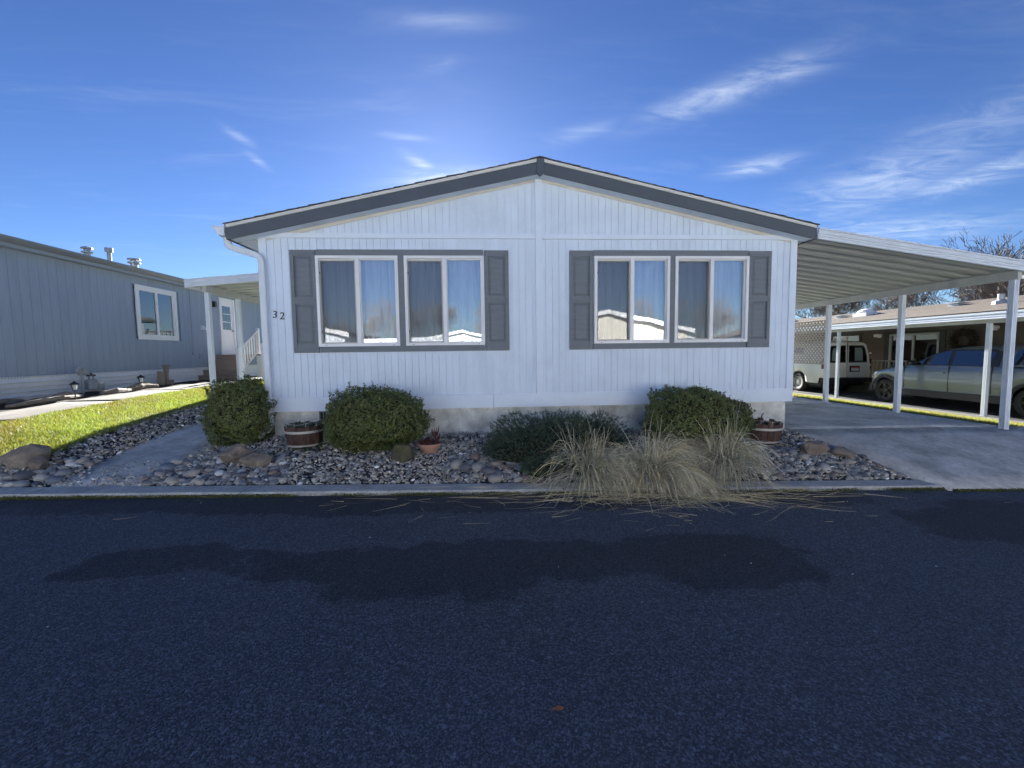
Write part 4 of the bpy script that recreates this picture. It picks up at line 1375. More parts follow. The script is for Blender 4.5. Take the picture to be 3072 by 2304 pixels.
# floor slab under the neighbour's carport
tag(sheet('carport_floor', lin(15.22, 19, .5), lin(-1.6, 23, 1.2), lambda X, Y: np.where(Y < 0, -1.75 + (zr(X) + .04 + 1.75) * np.clip(-Y / 1.6, 0, 1), -1.735 + 0 * X), mat('shade_dark_concrete', (.075, .075, .072), .85, .3, 2), thick=.12), kind='structure')  # floor colour darkened to stand in for deep carport shade
nc = empty('neighbour_carport', (17, 8, -1.75), 'white aluminium carport over the van and pickup, attached to the tan house', 'carport')
cover(nc, 18.54, 1.02 - .09, 15.45, .085, .9, 44, (1.1, 3.25, 5.48, 7.72, 9.95, 12.2), 15.62, lambda x, y: -1.734, lipdir=-1)

# ================================================================== VEHICLES
def loft(stations, m):
    k = len(stations[0]); o = len(m.v)
    for s in stations:
        m.v.extend(s)
    for i in range(len(stations) - 1):
        for q in range(k - 1):
            a = o + i * k + q
            m.f.append((a, a + 1, a + k + 1, a + k))
    m.f.append(tuple(o + q for q in range(k))); m.f.append(tuple(o + (len(stations) - 1) * k + q for q in range(k - 1, -1, -1)))
    return m


def wheel(root, x, y, r, w, side, rimmat, spokes, name='wheel', rim_r=.66):
    e = bpy.data.objects.new(name, None); COL.objects.link(e); e.parent = root; e.location = (x, y, r)
    t = MB()
    prof = [(rim_r * r, -w / 2), (.9 * r, -w / 2), (.985 * r, -w / 2 + .03), (r, -w / 2 + .06), (r, w / 2 - .06), (.985 * r, w / 2 - .03), (.9 * r, w / 2), (rim_r * r, w / 2)]
    o = 0; n = 28
    for rr, xx in prof:
        for k in range(n):
            a = 2 * PI * k / n; t.v.append((xx, rr * math.cos(a), rr * math.sin(a)))
    for i in range(len(prof)):
        j = (i + 1) % len(prof)
        for k in range(n):
            t.f.append((i * n + k, i * n + (k + 1) % n, j * n + (k + 1) % n, j * n + k))
    t.build('tyre', RUBBER, e, local=True, smooth=True)
    m = MB(); s = side
    R = rim_r * r
    m.cyl((0, 0, 0), 'x', R * .98, s * (w / 2 - .09), s * (w / 2 - .085), 28)
    ringp = [(R, w / 2 - .085), (R, w / 2 - .005), (R * .93, w / 2 - .008), (R * .90, w / 2 - .05)]
    o = len(m.v)
    for rr, xx in ringp:
        for k in range(n):
            a = 2 * PI * k / n; m.v.append((s * xx, rr * math.cos(a), rr * math.sin(a)))
    for i in range(3):
        for k in range(n):
            m.f.append((o + i * n + k, o + i * n + (k + 1) % n, o + (i + 1) * n + (k + 1) % n, o + (i + 1) * n + k))
    m.build('rim', rimmat, e, local=True)
    h = MB(); h.cyl((0, 0, 0), 'x', R * .22, s * (w / 2 - .06), s * (w / 2 - .012), 16)
    if spokes > 0:
        for k in range(spokes):
            a = 2 * PI * k / spokes
            for d_ in (-.10, .10):
                p0 = Vector((0, math.cos(a) * R * .15, math.sin(a) * R * .15)); p1 = Vector((0, math.cos(a + d_) * R * .93, math.sin(a + d_) * R * .93))
                q = Vector((0, -math.sin(a), math.cos(a))) * R * .05
                h.prism([tuple((p0 - q).yz), tuple((p1 - q).yz), tuple((p1 + q).yz), tuple((p0 + q).yz)], 'x', s * (w / 2 - .055), s * (w / 2 - .022))
    else:
        h.cyl((0, 0, 0), 'x', R * .62, s * (w / 2 - .055), s * (w / 2 - .035), 24)
        for k in range(8):
            a = 2 * PI * k / 8
            h.cyl((0, math.cos(a) * R * .75, math.sin(a) * R * .75), 'x', R * .09, s * (w / 2 - .06), s * (w / 2 - .02), 8)
            h.cyl((0, math.cos(a) * R * .34, math.sin(a) * R * .34), 'x', R * .04, s * (w / 2 - .035), s * (w / 2 - .015), 6)
    h.build('spokes' if spokes else 'wheel_face', rimmat, e, local=True)
    if not spokes:
        b = MB()
        for k in range(8):
            a = 2 * PI * (k + .5) / 8
            b.cyl((0, math.cos(a) * R * .50, math.sin(a) * R * .50), 'x', R * .085, s * (w / 2 - .036), s * (w / 2 - .034), 10)
        b.build('hand_holes', BLACK_PLASTIC, e, local=True)
    return e


def interp(tab, y):
    ys = [t[0] for t in tab]; vs = [t[1] for t in tab]
    return float(np.interp(y, ys, vs))


# ---- silver pickup with a canopy, nose towards +Y, parked under the neighbour's carport
def make_pickup():
    X0 = 15.98 + .97
    e = empty('pickup_truck', (X0, 4.2, -1.734), 'silver blue crew cab pickup with a canopy, parked in the right carport', 'pickup truck')
    fw, rw_ = 6.28 - 4.2, 2.60 - 4.2
    R = .375
    y_f, y_r = 6.97 - 4.2, 1.35 - 4.2
    base = [(-9, .42), (y_r, .52), (rw_ - .6, .42), (0, .40), (fw + .55, .42), (y_f, .50)]
    top = [(y_r, 1.22), (3.35 - 4.2, 1.23), (3.45 - 4.2, 1.22), (5.6 - 4.2, 1.19), (5.75 - 4.2, 1.17), (6.2 - 4.2, 1.12), (6.62 - 4.2, 1.03), (6.85 - 4.2, .92), (y_f, .72)]
    hw = [(y_r, .90), (y_r + .15, .965), (0, .985), (fw - .2, .985), (fw + .3, .955), (y_f - .12, .86), (y_f, .70)]
    ys = sorted(set(list(np.linspace(y_r, y_f, 70)) + [fw + d * R * 1.18 for d in (-1, -.995, 1, .995)] + [rw_ + d * R * 1.18 for d in (-1, -.995, 1, .995)]))
    S = []
    for y in ys:
        b = interp(base, y)
        for c in (fw, rw_):
            d = abs(y - c); Ra = R * 1.18
            if d < Ra: b = max(b, R + math.sqrt(Ra * Ra - d * d))
        t = interp(top, y); h = interp(hw, y); b = min(b, t - .08)
        pts = [(h * .93, b), (h * .985, b + (t - b) * .12), (h, b + (t - b) * .45), (h * .995, b + (t - b) * .72), (h * .975, t - .06), (h * .94, t - .015), (h * .80, t + .012), (0, t + .03)]
        S.append([(-x, y, z) for x, z in pts] + [(x, y, z) for x, z in reversed(pts[:-1])])
    m = loft(S, MB()); m.build('body', TRUCK_PAINT, e, local=True, smooth=True)
    # cab
    cab = [(5.62, 1.16, .95, .0), (5.3, 1.30, .90, .0), (4.95, 1.52, .83, 0), (4.6, 1.68, .78, 0), (4.2, 1.745, .76, 0), (3.8, 1.755, .75, 0), (3.45, 1.74, .745, 0), (3.30, 1.70, .74, 0), (3.26, 1.30, .80, 0)]
    S = []
    for (y, z, hr, _) in reversed(cab):
        zz0 = 1.15
        pts = [(.955, zz0), (.95, zz0 + .03), ((.95 + hr) / 2, (zz0 + z) / 2), (hr + .02, z - .06), (hr - .06, z - .01), (0, z + .02)]
        S.append([(-x, y - 4.2, zv) for x, zv in pts] + [(x, y - 4.2, zv) for x, zv in reversed(pts[:-1])])
    loft(S, MB()).build('cab', TRUCK_PAINT, e, local=True, smooth=True)

    def sidex(z, roofz=1.74, hr=.765):
        t = (z - 1.18) / (roofz - 1.18)
        return .956 + (hr + .01 - .956) * max(0, t)
    def side_panel(pts, name, mt, off=.012, th=.006):
        for s in (-1, 1):
            a = [(s * (sidex(z) + off), y - 4.2, z) for y, z in pts]; b = [(s * (sidex(z) + off - th - .02), y - 4.2, z) for y, z in pts]
            n = len(pts)
            MB().add(a + b, [tuple(range(n))] + [tuple(range(2 * n - 1, n - 1, -1))] + [(i, n + i, n + (i + 1) % n, (i + 1) % n) for i in range(n)]).build(name, mt, e, local=True)
    side_panel([(5.52, 1.215), (5.36, 1.28), (4.95, 1.52), (4.62, 1.655), (3.50, 1.665), (3.33, 1.60), (3.30, 1.215)], 'window_surround', BLACK_PLASTIC, .008)
    side_panel([(5.36, 1.235), (5.20, 1.33), (4.90, 1.51), (4.60, 1.62), (4.48, 1.625), (4.46, 1.235)], 'window', GLASS_DARK, .014)
    side_panel([(4.36, 1.235), (4.38, 1.625), (3.62, 1.62), (3.44, 1.56), (3.50, 1.235)], 'window', GLASS_DARK, .014)
    # windscreen
    MB().add([(-.80, 5.5 - 4.2, 1.235), (.80, 5.5 - 4.2, 1.235), (.66, 4.72 - 4.2, 1.665), (-.66, 4.72 - 4.2, 1.665)], [(0, 1, 2, 3)]).build('windscreen', GLASS_DARK, e, local=True)
    # canopy over the bed
    cy0, cy1 = y_r + .12, 3.18 - 4.2
    S = []
    for y, z, hr in ((cy1, 1.72, .73), (cy1 - .1, 1.76, .74), (-2.2, 1.80, .745), (cy0, 1.74, .73)):
        pts = [(.945, 1.235), (.94, 1.27), ((.94 + hr) / 2, (1.25 + z) / 2), (hr + .02, z - .06), (hr - .06, z - .01), (0, z + .02)]
        S.append([(-x, y, zv) for x, zv in pts] + [(x, y, zv) for x, zv in reversed(pts[:-1])])
    loft(S, MB()).build('canopy', TRUCK_PAINT, e, local=True, smooth=True)
    side_panel([(3.08, 1.27), (3.02, 1.62), (2.9, 1.66), (1.75, 1.66), (1.68, 1.27)], 'canopy_window', GLASS_DARK, .02)
    for yy_ in (2.9, 1.9):
        MB().box(-.74, .74, yy_ - 4.2 - .03, yy_ - 4.2 + .03, 1.84, 1.87).build('roof_rack_bar', BLACK_METAL, e, local=True)
    # cladding arches, sills, seams, handles, mirror, lamps
    for s in (-1, 1):
        for c in (fw, rw_):
            m = MB(); n = 18; o = 0
            for i in range(n + 1):
                a = PI * (i / n) ; 
                for rr in (R * 1.15, R * 1.34):
                    for xx in (.955, 1.0):
                        m.v.append((s * xx, c + rr * math.cos(a), R + rr * math.sin(a) - .02))
            for i in range(n):
                a = i * 4; b = a + 4
                m.f += [(a + 1, a + 3, b + 3, b + 1), (a, a + 1, b + 1, b), (a + 2, b + 2, b + 3, a + 3)]
            m.build('arch_cladding', CLADDING, e, local=True)
        MB().box(s * .90, s * .995, rw_ + R * 1.3, fw - R * 1.3, .30, .475).build('sill_cladding', CLADDING, e, local=True)
        for yy_, z0_, z1_ in ((5.66, .52, 1.18), (4.42, .50, 1.2), (3.42, .52, 1.22)):
            MB().box(s * .93, s * .990, yy_ - 4.2 - .005, yy_ - 4.2 + .005, z0_, z1_).build('door_seam', BLACK_PLASTIC, e, local=True)
        for yy_ in (4.62, 3.62):
            MB().box(s * .97, s * 1.015, yy_ - 4.2 - .10, yy_ - 4.2 + .10, 1.00, 1.035).build('door_handle', TRUCK_PAINT, e, local=True)
        mm = MB(); mm.lathe([(.02, -.07), (.085, -.06), (.10, 0), (.085, .07), (.02, .08)], (s * 1.07, 5.40 - 4.2, 1.27), 10, (1.1, .7)); mm.box(s * .93, s * 1.05, 5.36 - 4.2, 5.42 - 4.2, 1.20, 1.24)
        mm.build('mirror', BLACK_PLASTIC, e, local=True, smooth=True)
        MB().add([(s * (interp(hw, yy_) + o_), yy_, zz_) for yy_, zz_, o_ in ((y_f - .09, .84, .0), (y_f - .30, .955, .002), (y_f - .56, 1.0, -.012), (y_f - .50, .90, .008), (y_f - .28, .82, .010), (y_f - .09, .75, .008))], [(0, 1, 2, 3, 4, 5)]).build('headlight', CLEAR_LENS, e, local=True)
        MB().box(s * .70, s * .93, y_r - .02, y_r + .05, .85, 1.18).build('tail_light', RED_LENS, e, local=True)
        wheel(e, s * .83, fw, R, .25, s, BLACK_RIM, 5)
        wheel(e, s * .83, rw_, R, .25, s, BLACK_RIM, 5)
    MB().box(-.80, .80, y_f - .30, y_f + .03, .34, .56).build('front_bumper', CLADDING, e, local=True)
    MB().box(-.60, .60, y_f - .1, y_f + .02, .66, .88).build('grille', BLACK_PLASTIC, e, local=True)
    MB().box(-.88, .88, y_r - .08, y_r + .15, .42, .66).build('rear_bumper', CLADDING, e, local=True)
    MB().box(-.85, .85, rw_ - .3, fw + .3, .30, .50).build('chassis', BLACK_PLASTIC, e, local=True)
    return e


make_pickup()


# ---- white passenger van, tail towards the road
def make_van():
    X0 = 16.05 + .96; yr = 8.9
    e = empty('white_van', (X0, yr, -1.734), 'white full-size van with barn doors seen from behind, under the right carport', 'van')
    R = .385; rwl = 1.28; fwl = 4.7; L_ = 5.7
    H = [(0, 1.62), (.06, 1.82), (.18, 1.97), (.40, 2.02), (3.6, 2.03), (4.1, 1.95), (4.75, 1.35), (5.4, 1.18), (L_, .95)]
    hwt = [(0, .93), (.10, .965), (.4, .985), (5.0, .985), (5.45, .93), (L_, .78)]
    ys = sorted(set(list(np.linspace(0, .5, 9)) + list(np.linspace(.5, L_, 40)) + [c + d * R * 1.16 for c in (rwl, fwl) for d in (-1, -.99, .99, 1)] + [rwl + R * 1.16 * math.cos(a) for a in np.linspace(0, PI, 15)]))
    S = []
    for y in ys:
        b = .40
        for c in (rwl, fwl):
            d = abs(y - c); Ra = R * 1.16
            if d < Ra: b = max(b, R + math.sqrt(Ra * Ra - d * d))
        if y < .25: b = max(b, .62)
        t = interp(H, y); h = interp(hwt, y)
        top_in = .80 if t > 1.6 else .90
        wb = min(1.10, t - .12); 
        pts = [(h * .95, b), (h * .985, min(b + .06, wb)), (h, max(min(.75, wb), b + .07)), (h * .985, max(wb, b + .08)), (h * .93, max(wb, b + .08) + (t - wb) * .45), (h * (top_in + .03), t - .12 * (t > 1.6) - .02), (h * (top_in - .06), t - .02), (0, t + .02)]
        S.append([(-x, y, z) for x, z in pts] + [(x, y, z) for x, z in reversed(pts[:-1])])
    loft(S, MB()).build('body', VAN_PAINT, e, local=True, smooth=True)

    def back_y(z):
        return -.030 + (z - .62) * .034
    def rear_panel(pts, name, mt, off=.0, th=.02):
        a = [(x, back_y(z) - off, z) for x, z in pts]; b = [(x, back_y(z) - off + th, z) for x, z in pts]; n = len(pts)
        return MB().add(a + b, [tuple(range(n)), tuple(range(2 * n - 1, n - 1, -1))] + [(i, n + i, n + (i + 1) % n, (i + 1) % n) for i in range(n)]).build(name, mt, e, local=True)
    for s in (-1, 1):
        rear_panel([(s * .012, .62), (s * .90, .62), (s * .925, .90), (s * .915, 1.12), (s * .86, 1.50), (s * .76, 1.86), (s * .64, 1.93), (s * .012, 1.94)], 'rear_door', VAN_PAINT, .0, .05)
        rear_panel([(s * .06, 1.18), (s * .80, 1.18), (s * .795, 1.40), (s * .72, 1.72), (s * .64, 1.83), (s * .06, 1.84)], 'rear_window', BLACK_PLASTIC, .004, .01)
        rear_panel([(s * .10, 1.22), (s * .76, 1.22), (s * .75, 1.40), (s * .685, 1.70), (s * .61, 1.79), (s * .10, 1.80)], 'rear_glass', GLASS_DARK, .009, .004)
        rear_panel([(s * .30, 1.25), (s * .62, 1.25), (s * .60, 1.62), (s * .55, 1.74), (s * .30, 1.75)], 'painted_far_light', mat('painted_lit_glass_%d' % s, (.20, .26, .26), .3), .0095, .001)  # pale opaque panel painting daylight seen through the far windows
        MB().box(s * .925, s * .965, -.02, .06, .95, 1.32).build('tail_light', RED_LENS, e, local=True)
        for zz_ in (.80, 1.05, 1.5):
            MB().box(s * .90, s * .94, -.035, .02, zz_, zz_ + .07).build('hinge', VAN_PAINT, e, local=True)
        wheel(e, s * .84, rwl, R, .24, s, STEEL_RIM, 0, rim_r=.58)
        wheel(e, s * .84, fwl, R, .24, s, STEEL_RIM, 0, rim_r=.58)
        # side glass
        MB().add([(s * .955, 1.0, 1.22), (s * .955, 3.3, 1.22), (s * .875, 3.25, 1.78), (s * .875, 1.1, 1.78)], [(0, 1, 2, 3)]).build('side_window', GLASS_DARK, e, local=True)
    MB().box(-.006, .006, -.016, .01, .62, 1.94).build('door_seam', BLACK_PLASTIC, e, local=True)
    MB().box(-.93, .93, -.14, .12, .44, .60).build('rear_bumper', BLACK_PLASTIC, e, local=True)
    MB().box(-.85, .85, .2, 5.2, .30, .45).build('chassis', BLACK_PLASTIC, e, local=True)
    MB().box(.10, .50, -.030, -.008, .83, 1.06).build('plate_recess', BLACK_PLASTIC, e, local=True)
    pl = MB().box(.16, .46, -.036, -.0305, .87, 1.02).build('number_plate', PAPER_WHITE, e, local=True)
    MB().box(.16, .46, -.0385, -.0365, .965, 1.02).build('plate_band', PLATE_RED, pl, local=True)
    for txt, sz, x, z in (('SAVANA', .085, -.60, .79), ('2500', .065, .62, .80)):
        me = digit(txt, sz, 0.0, .002); me.transform(Matrix.Rotation(PI / 2, 4, 'X'))
        o = mesh_obj('badge_lettering', me, BLACK_PLASTIC, e); o.location = (x, -.0165, z)
    return e


make_van()

# ================================================================== PEBBLE BED
def ico(sub_):
    import bmesh
    bm = bmesh.new(); bmesh.ops.create_icosphere(bm, subdivisions=sub_, radius=1.0)
    V = np.array([v.co[:] for v in bm.verts]); F = np.array([[v.index for v in f.verts] for f in bm.faces]); bm.free()
    return V, F


ICO1, ICO2, ICO3, ICO4 = ico(1), ico(2), ico(3), ico(4)
bed = empty('pebble_bed', (4, -.8, -1.3)); tag(bed, kind='structure')
PEB_BASE = mat('pebble_bed_base', (.055, .055, .055), .9, .5, 40, .9, 60, bdist=.02)


def in_bed(x, y):
    main = (x > -.54) & (x < 8.05 + .31 * np.maximum(0, -y)) & (y > -1.60) & (y < .04)
    end = (x > -2.3) & (x < -.3) & (y > -1.60) & ((np.abs(np.sin(x * 191.7 + y * 157.3)) ** 3 > .55 + .5 * (y + 1.25)) & (y < -1.0 + .1 * np.sin(x * 5)) | (x < -1.62) | (x > -.66))
    left = (x > -2.22) & (x < -1.50) & (y > -1.60) & (y < 6.5)
    far = (x > -6.5) & (x <= -2.2) & (y > -1.60) & (y < -1.12)
    return main | end | left | far


for nm, x0, x1, y0, y1 in (('bed_soil', -.56, 8.09, -1.61, .06), ('bed_soil', -2.24, -1.48, -1.61, 6.6), ('bed_soil', -6.5, -2.2, -1.61, -1.1)):
    sheet(nm, lin(x0, x1, .25), lin(y0, y1, .15), lambda X, Y: G(X, Y) - .008, PEB_BASE, bed)
# soil wedge beside the driveway apron
V = []; F = []
ys = lin(-1.61, 0, .16)
for y in ys:
    xe = 8.085 + .315 * -y
    V += [(8.05, y, gz(8.05, y) - .007), (xe, y, gz(xe, y) - .007)]
for i in range(len(ys) - 1): F.append((2 * i, 2 * i + 1, 2 * i + 3, 2 * i + 2))
np_obj('bed_soil', V, F, PEB_BASE, bed)


def pebble_colors(n):
    base = np.array([(.17, .17, .165), (.11, .112, .112), (.22, .212, .19), (.15, .130, .10), (.25, .24, .215), (.07, .07, .07), (.30, .265, .20), (.19, .17, .135), (.42, .42, .39), (.18, .135, .10)])
    p = np.array([.22, .17, .14, .11, .10, .10, .055, .06, .025, .02]); p /= p.sum()
    c = base[RNG.choice(len(base), n, p=p)]
    return c * 2.5 * RNG.uniform(.75, 1.25, (n, 1))


def scatter(n, box, rmin, rmax, ok, lift=.25, tpl=ICO1, power=2.0):
    x = RNG.uniform(box[0], box[1], n); y = RNG.uniform(box[2], box[3], n)
    k = ok(x, y); x, y = x[k], y[k]; n = len(x)
    r = rmin + (rmax - rmin) * RNG.random(n) ** power
    sc_ = np.stack([r * RNG.uniform(.85, 1.35, n), r * RNG.uniform(.75, 1.1, n), r * RNG.uniform(.40, .75, n)], 1)
    T, Fc = tpl
    a = RNG.uniform(0, 2 * PI, n); tilt = RNG.normal(0, .28, (n, 2))
    P = T[None] * sc_[:, None] * (1 + RNG.normal(0, .02, (n, len(T), 1)))
    ca, sa = np.cos(a)[:, None], np.sin(a)[:, None]
    X = P[..., 0] * ca - P[..., 1] * sa; Y = P[..., 0] * sa + P[..., 1] * ca; Z = P[..., 2]
    Z = Z + X * tilt[:, :1] + Y * tilt[:, 1:]
    z = G(x, y) + sc_[:, 2] * lift + RNG.uniform(0, .014, n)
    V = np.stack([X + x[:, None], Y + y[:, None], Z + z[:, None]], -1).reshape(-1, 3)
    Fa = (Fc[None] + (np.arange(n) * len(T))[:, None, None]).reshape(-1, 3)
    C = np.repeat(pebble_colors(n), len(T), 0)
    return V, Fa, C


PEBBLE = mat('river_pebble', (1, 1, 1), .62, .18, 60, attr=True, spec=.4)
V1, F1, C1 = scatter(11000, (-.56, 8.65, -1.6, .05), .012, .034, in_bed)
V2, F2, C2 = scatter(6500, (-2.3, -.3, -1.6, 5.5), .012, .032, in_bed)
V3, F3, C3 = scatter(1800, (-6.4, -2.2, -1.6, -1.1), .014, .036, in_bed)
V = np.vstack([V1, V2, V3]); F = np.vstack([F1, F2 + len(V1), F3 + len(V1) + len(V2)]); C = np.vstack([C1, C2, C3])
tag(np_obj('pebbles', V, F, PEBBLE, bed, smooth=True, col=C), kind='stuff')
import bmesh as _bm
_b = _bm.new(); _bm.ops.create_cube(_b, size=1.5); _bm.ops.subdivide_edges(_b, edges=_b.edges[:], cuts=1, use_grid_fill=True); _bm.ops.triangulate(_b, faces=_b.faces[:])
_v = np.array([v.co[:] for v in _b.verts]); _v /= np.linalg.norm(_v, axis=1)[:, None]; CHIP = (_v, np.array([[v.index for v in f.verts] for f in _b.faces])); _b.free()
V1, F1, C1 = scatter(14000, (-.56, 8.65, -1.6, .05), .007, .015, in_bed, lift=1.2, tpl=CHIP)
V2, F2, C2 = scatter(7000, (-2.3, -.3, -1.6, 4.0), .007, .015, in_bed, lift=1.2, tpl=CHIP)
tag(np_obj('fine_gravel', np.vstack([V1, V2]), np.vstack([F1, F2 + len(V1)]), PEBBLE, bed, smooth=True, col=np.vstack([C1, C2])), kind='stuff')

# larger cobbles: each its own stone
def stone_mesh(tpl, amp, seed, squash=(1, 1, 1), cuts=0):
    rg = np.random.default_rng(seed)
    V, F = tpl; V = V.copy()
    for _ in range(cuts):
        nrm = rg.normal(size=3); nrm /= np.linalg.norm(nrm); d = rg.uniform(.55, .85)
        h = V @ nrm; V = V - np.maximum(0, h - d)[:, None] * nrm[None]
    f = rg.normal(size=(5, 3)) * 2.2; ph = rg.uniform(0, 6, 5)
    n_ = sum(np.sin(V @ f[i] + ph[i]) for i in range(5)) / 5
    f2 = rg.normal(size=(6, 3)) * 7; n2 = sum(np.sin(V @ f2[i] + ph[i % 5]) for i in range(6)) / 6
    V = V * (1 + amp * n_[:, None] + amp * .35 * n2[:, None])
    for _ in range(cuts):
        nrm = rg.normal(size=3); nrm /= np.linalg.norm(nrm); d = rg.uniform(.55, .80)
        h = V @ nrm; V = V - np.maximum(0, h - d)[:, None] * nrm[None] * .92
    if cuts:
        f3 = rg.normal(size=(8, 3)) * 14; V = V * (1 + .018 * sum(np.sin(V @ f3[i] + i) for i in range(8)) / 2.8)[:, None]
    V = V * np.array(squash)
    me = bpy.data.meshes.new('stone'); me.from_pydata([tuple(v) for v in V], [], [tuple(int(i) for i in f_) for f_ in F]); me.update()
    me.polygons.foreach_set('use_smooth', [True] * len(me.polygons))
    return me


def cobble_mat():
    m = mat('river_cobble', (1, 1, 1), .6, .16, 22, .25, 60, spec=.4, bdist=.004)
    nt = m.node_tree; N = nt.nodes; L = nt.links
    oi = N.new('ShaderNodeObjectInfo'); cr = N.new('ShaderNodeValToRGB'); cr.color_ramp.interpolation = 'CONSTANT'
    cols = [(.22, .24, .265), (.16, .17, .19), (.32, .31, .30), (.24, .19, .165), (.18, .21, .25), (.40, .37, .32), (.14, .14, .155), (.28, .25, .225), (.48, .45, .41), (.27, .28, .29), (.70, .70, .68)]
    el = cr.color_ramp.elements
    el[0].color = cols[0] + (1,); el[0].position = 0
    el[1].color = cols[-1] + (1,); el[1].position = .955
    for i, c in enumerate(cols[1:-1]):
        e = el.new((i + 1) / 10.6); e.color = c + (1,)
    L.new(oi.outputs['Random'], cr.inputs[0])
    bs = N['Principled BSDF']; src = bs.inputs['Base Color'].links[0].from_socket
    mm = N.new('ShaderNodeMix'); mm.data_type = 'RGBA'; mm.blend_type = 'MULTIPLY'; mm.inputs[0].default_value = 1
    L.new(src, mm.inputs[6]); L.new(cr.outputs[0], mm.inputs[7]); L.new(mm.outputs[2], bs.inputs['Base Color'])
    return m


COBBLE = cobble_mat()
stones = [stone_mesh(ICO2, .07, 100 + i, (1.0, .78, .56)) for i in range(7)]
for s_ in stones: s_.materials.append(COBBLE)
placed = []


def cobbles(n, poly_ok, box, rmin, rmax):
    c = 0; tries = 0
    while c < n and tries < 6000:
        tries += 1
        x = random.uniform(box[0], box[1]); y = random.uniform(box[2], box[3])
        if not poly_ok(x, y) or not bool(in_bed(np.array(x), np.array(y))): continue
        r = rmin + (rmax - rmin) * random.random() ** 1.8
        if any((x - a) ** 2 + (y - b) ** 2 < ((r + q) * .80) ** 2 for a, b, q in placed): continue
        placed.append((x, y, r)); c += 1
        o = bpy.data.objects.new('cobble', random.choice(stones)); COL.objects.link(o); o.parent = bed
        w = root_loc(bed)
        o.location = (x - w[0], y - w[1], gz(x, y) + ZO - w[2] + r * .30)
        o.rotation_euler = (random.gauss(0, .18), random.gauss(0, .18), random.uniform(0, 6.28))
        s = r * 1.05; o.scale = (s * random.uniform(.9, 1.2), s * random.uniform(.85, 1.1), s * random.uniform(.85, 1.15))


# ---- boulders
BOULDER = mat('tan_boulder', (.30, .25, .19), .85, .3, 5, .9, 9, detail=8, bdist=.06, col2=(.17, .14, .115))
BOULDER2 = mat('brown_boulder', (.18, .145, .12), .85, .3, 6, .9, 10, detail=8, bdist=.06, col2=(.27, .22, .18))
MOSSY = mat('mossy_rock', (.075, .065, .05), .9, .3, 7, .8, 18, detail=8, bdist=.03, col2=(.10, .10, .035))


def boulder(p, size, seed, mt, label, cuts=7, tilt=(0, 0, 0), sink=.25):
    me = stone_mesh(ICO4, .12, seed, size, cuts)
    me.materials.append(mt)
    o = bpy.data.objects.new('boulder', me); COL.objects.link(o)
    o.location = (p[0], p[1], gz(p[0], p[1]) + ZO + size[2] * (1 - 2 * sink) )
    o.rotation_euler = tilt
    tag(o, label, 'boulder', 'boulders in the pebble bed')
    placed.append((p[0], p[1], max(size[0], size[1]) * .9))


b = r2(150, 690); boulder((b[0] + .02, b[1] + .10), (.30, .19, .17), 11, BOULDER, 'big tan boulder at the left edge of the photo, in front of the lawn', tilt=(0, -.1, .2))
b = r2(300, 690); boulder((b[0] + .03, b[1] + .0), (.12, .10, .10), 12, BOULDER2, 'small brown boulder just right of the big tan boulder', tilt=(0, 0, .9))
b = r7(225, 610); boulder((b[0], b[1] + .12), (.19, .15, .18), 13, BOULDER2, 'rounded upright brown boulder left of the split flat one', tilt=(0, .1, .5))
b = r7(350, 640); boulder((b[0], b[1] + .12), (.24, .15, .12), 14, BOULDER, 'flat split brown boulder below the left barrel planter', cuts=10, tilt=(.1, .12, -.1))
b = r7(1345, 608); boulder((b[0], b[1] + .09), (.17, .13, .17), 15, MOSSY, 'dark mossy pointed rock beside the terracotta pot', cuts=9, tilt=(.2, -.1, .3))
b = r15(650, 485); boulder((b[0], b[1] + .10), (.25, .17, .15), 16, BOULDER2, 'dark brown boulder nearest the driveway, right of the barrel', tilt=(0, 0, .1))
b = r15(860, 500); boulder((b[0], b[1] + .08), (.18, .13, .09), 17, BOULDER, 'low tan boulder touching the driveway edge', tilt=(0, .1, -.3))

cobbles(58, lambda x, y: x < -1.62, (-2.7, -1.62, -1.58, -1.0), .045, .105)
cobbles(100, lambda x, y: x > -.70 and x < .95 - (y + 1.6) * .5, (-1.0, .95, -1.58, -.95), .035, .085)
cobbles(44, lambda x, y: True, (2.75, 3.75, -1.56, -.95), .035, .10)
cobbles(92, lambda x, y: True, (6.5, 8.5, -1.57, -.78), .035, .085)

# ================================================================== SHRUBS
LEAF = mat('boxwood_leaf', (1, 1, 1), .42, .0, attr=True, trans=.12, spec=.45)
CORE = mat('shrub_core', (.018, .022, .010), .95, .4, 20)  # near-black fill standing in for shade inside the foliage


def lump(D, rg, amp=.08, k=7, fr=3.0):
    f = rg.normal(size=(k, 3)) * fr; ph = rg.uniform(0, 6.28, k)
    return 1 + amp * sum(np.sin(D @ f[i] + ph[i]) for i in range(k)) / math.sqrt(k) * 1.4


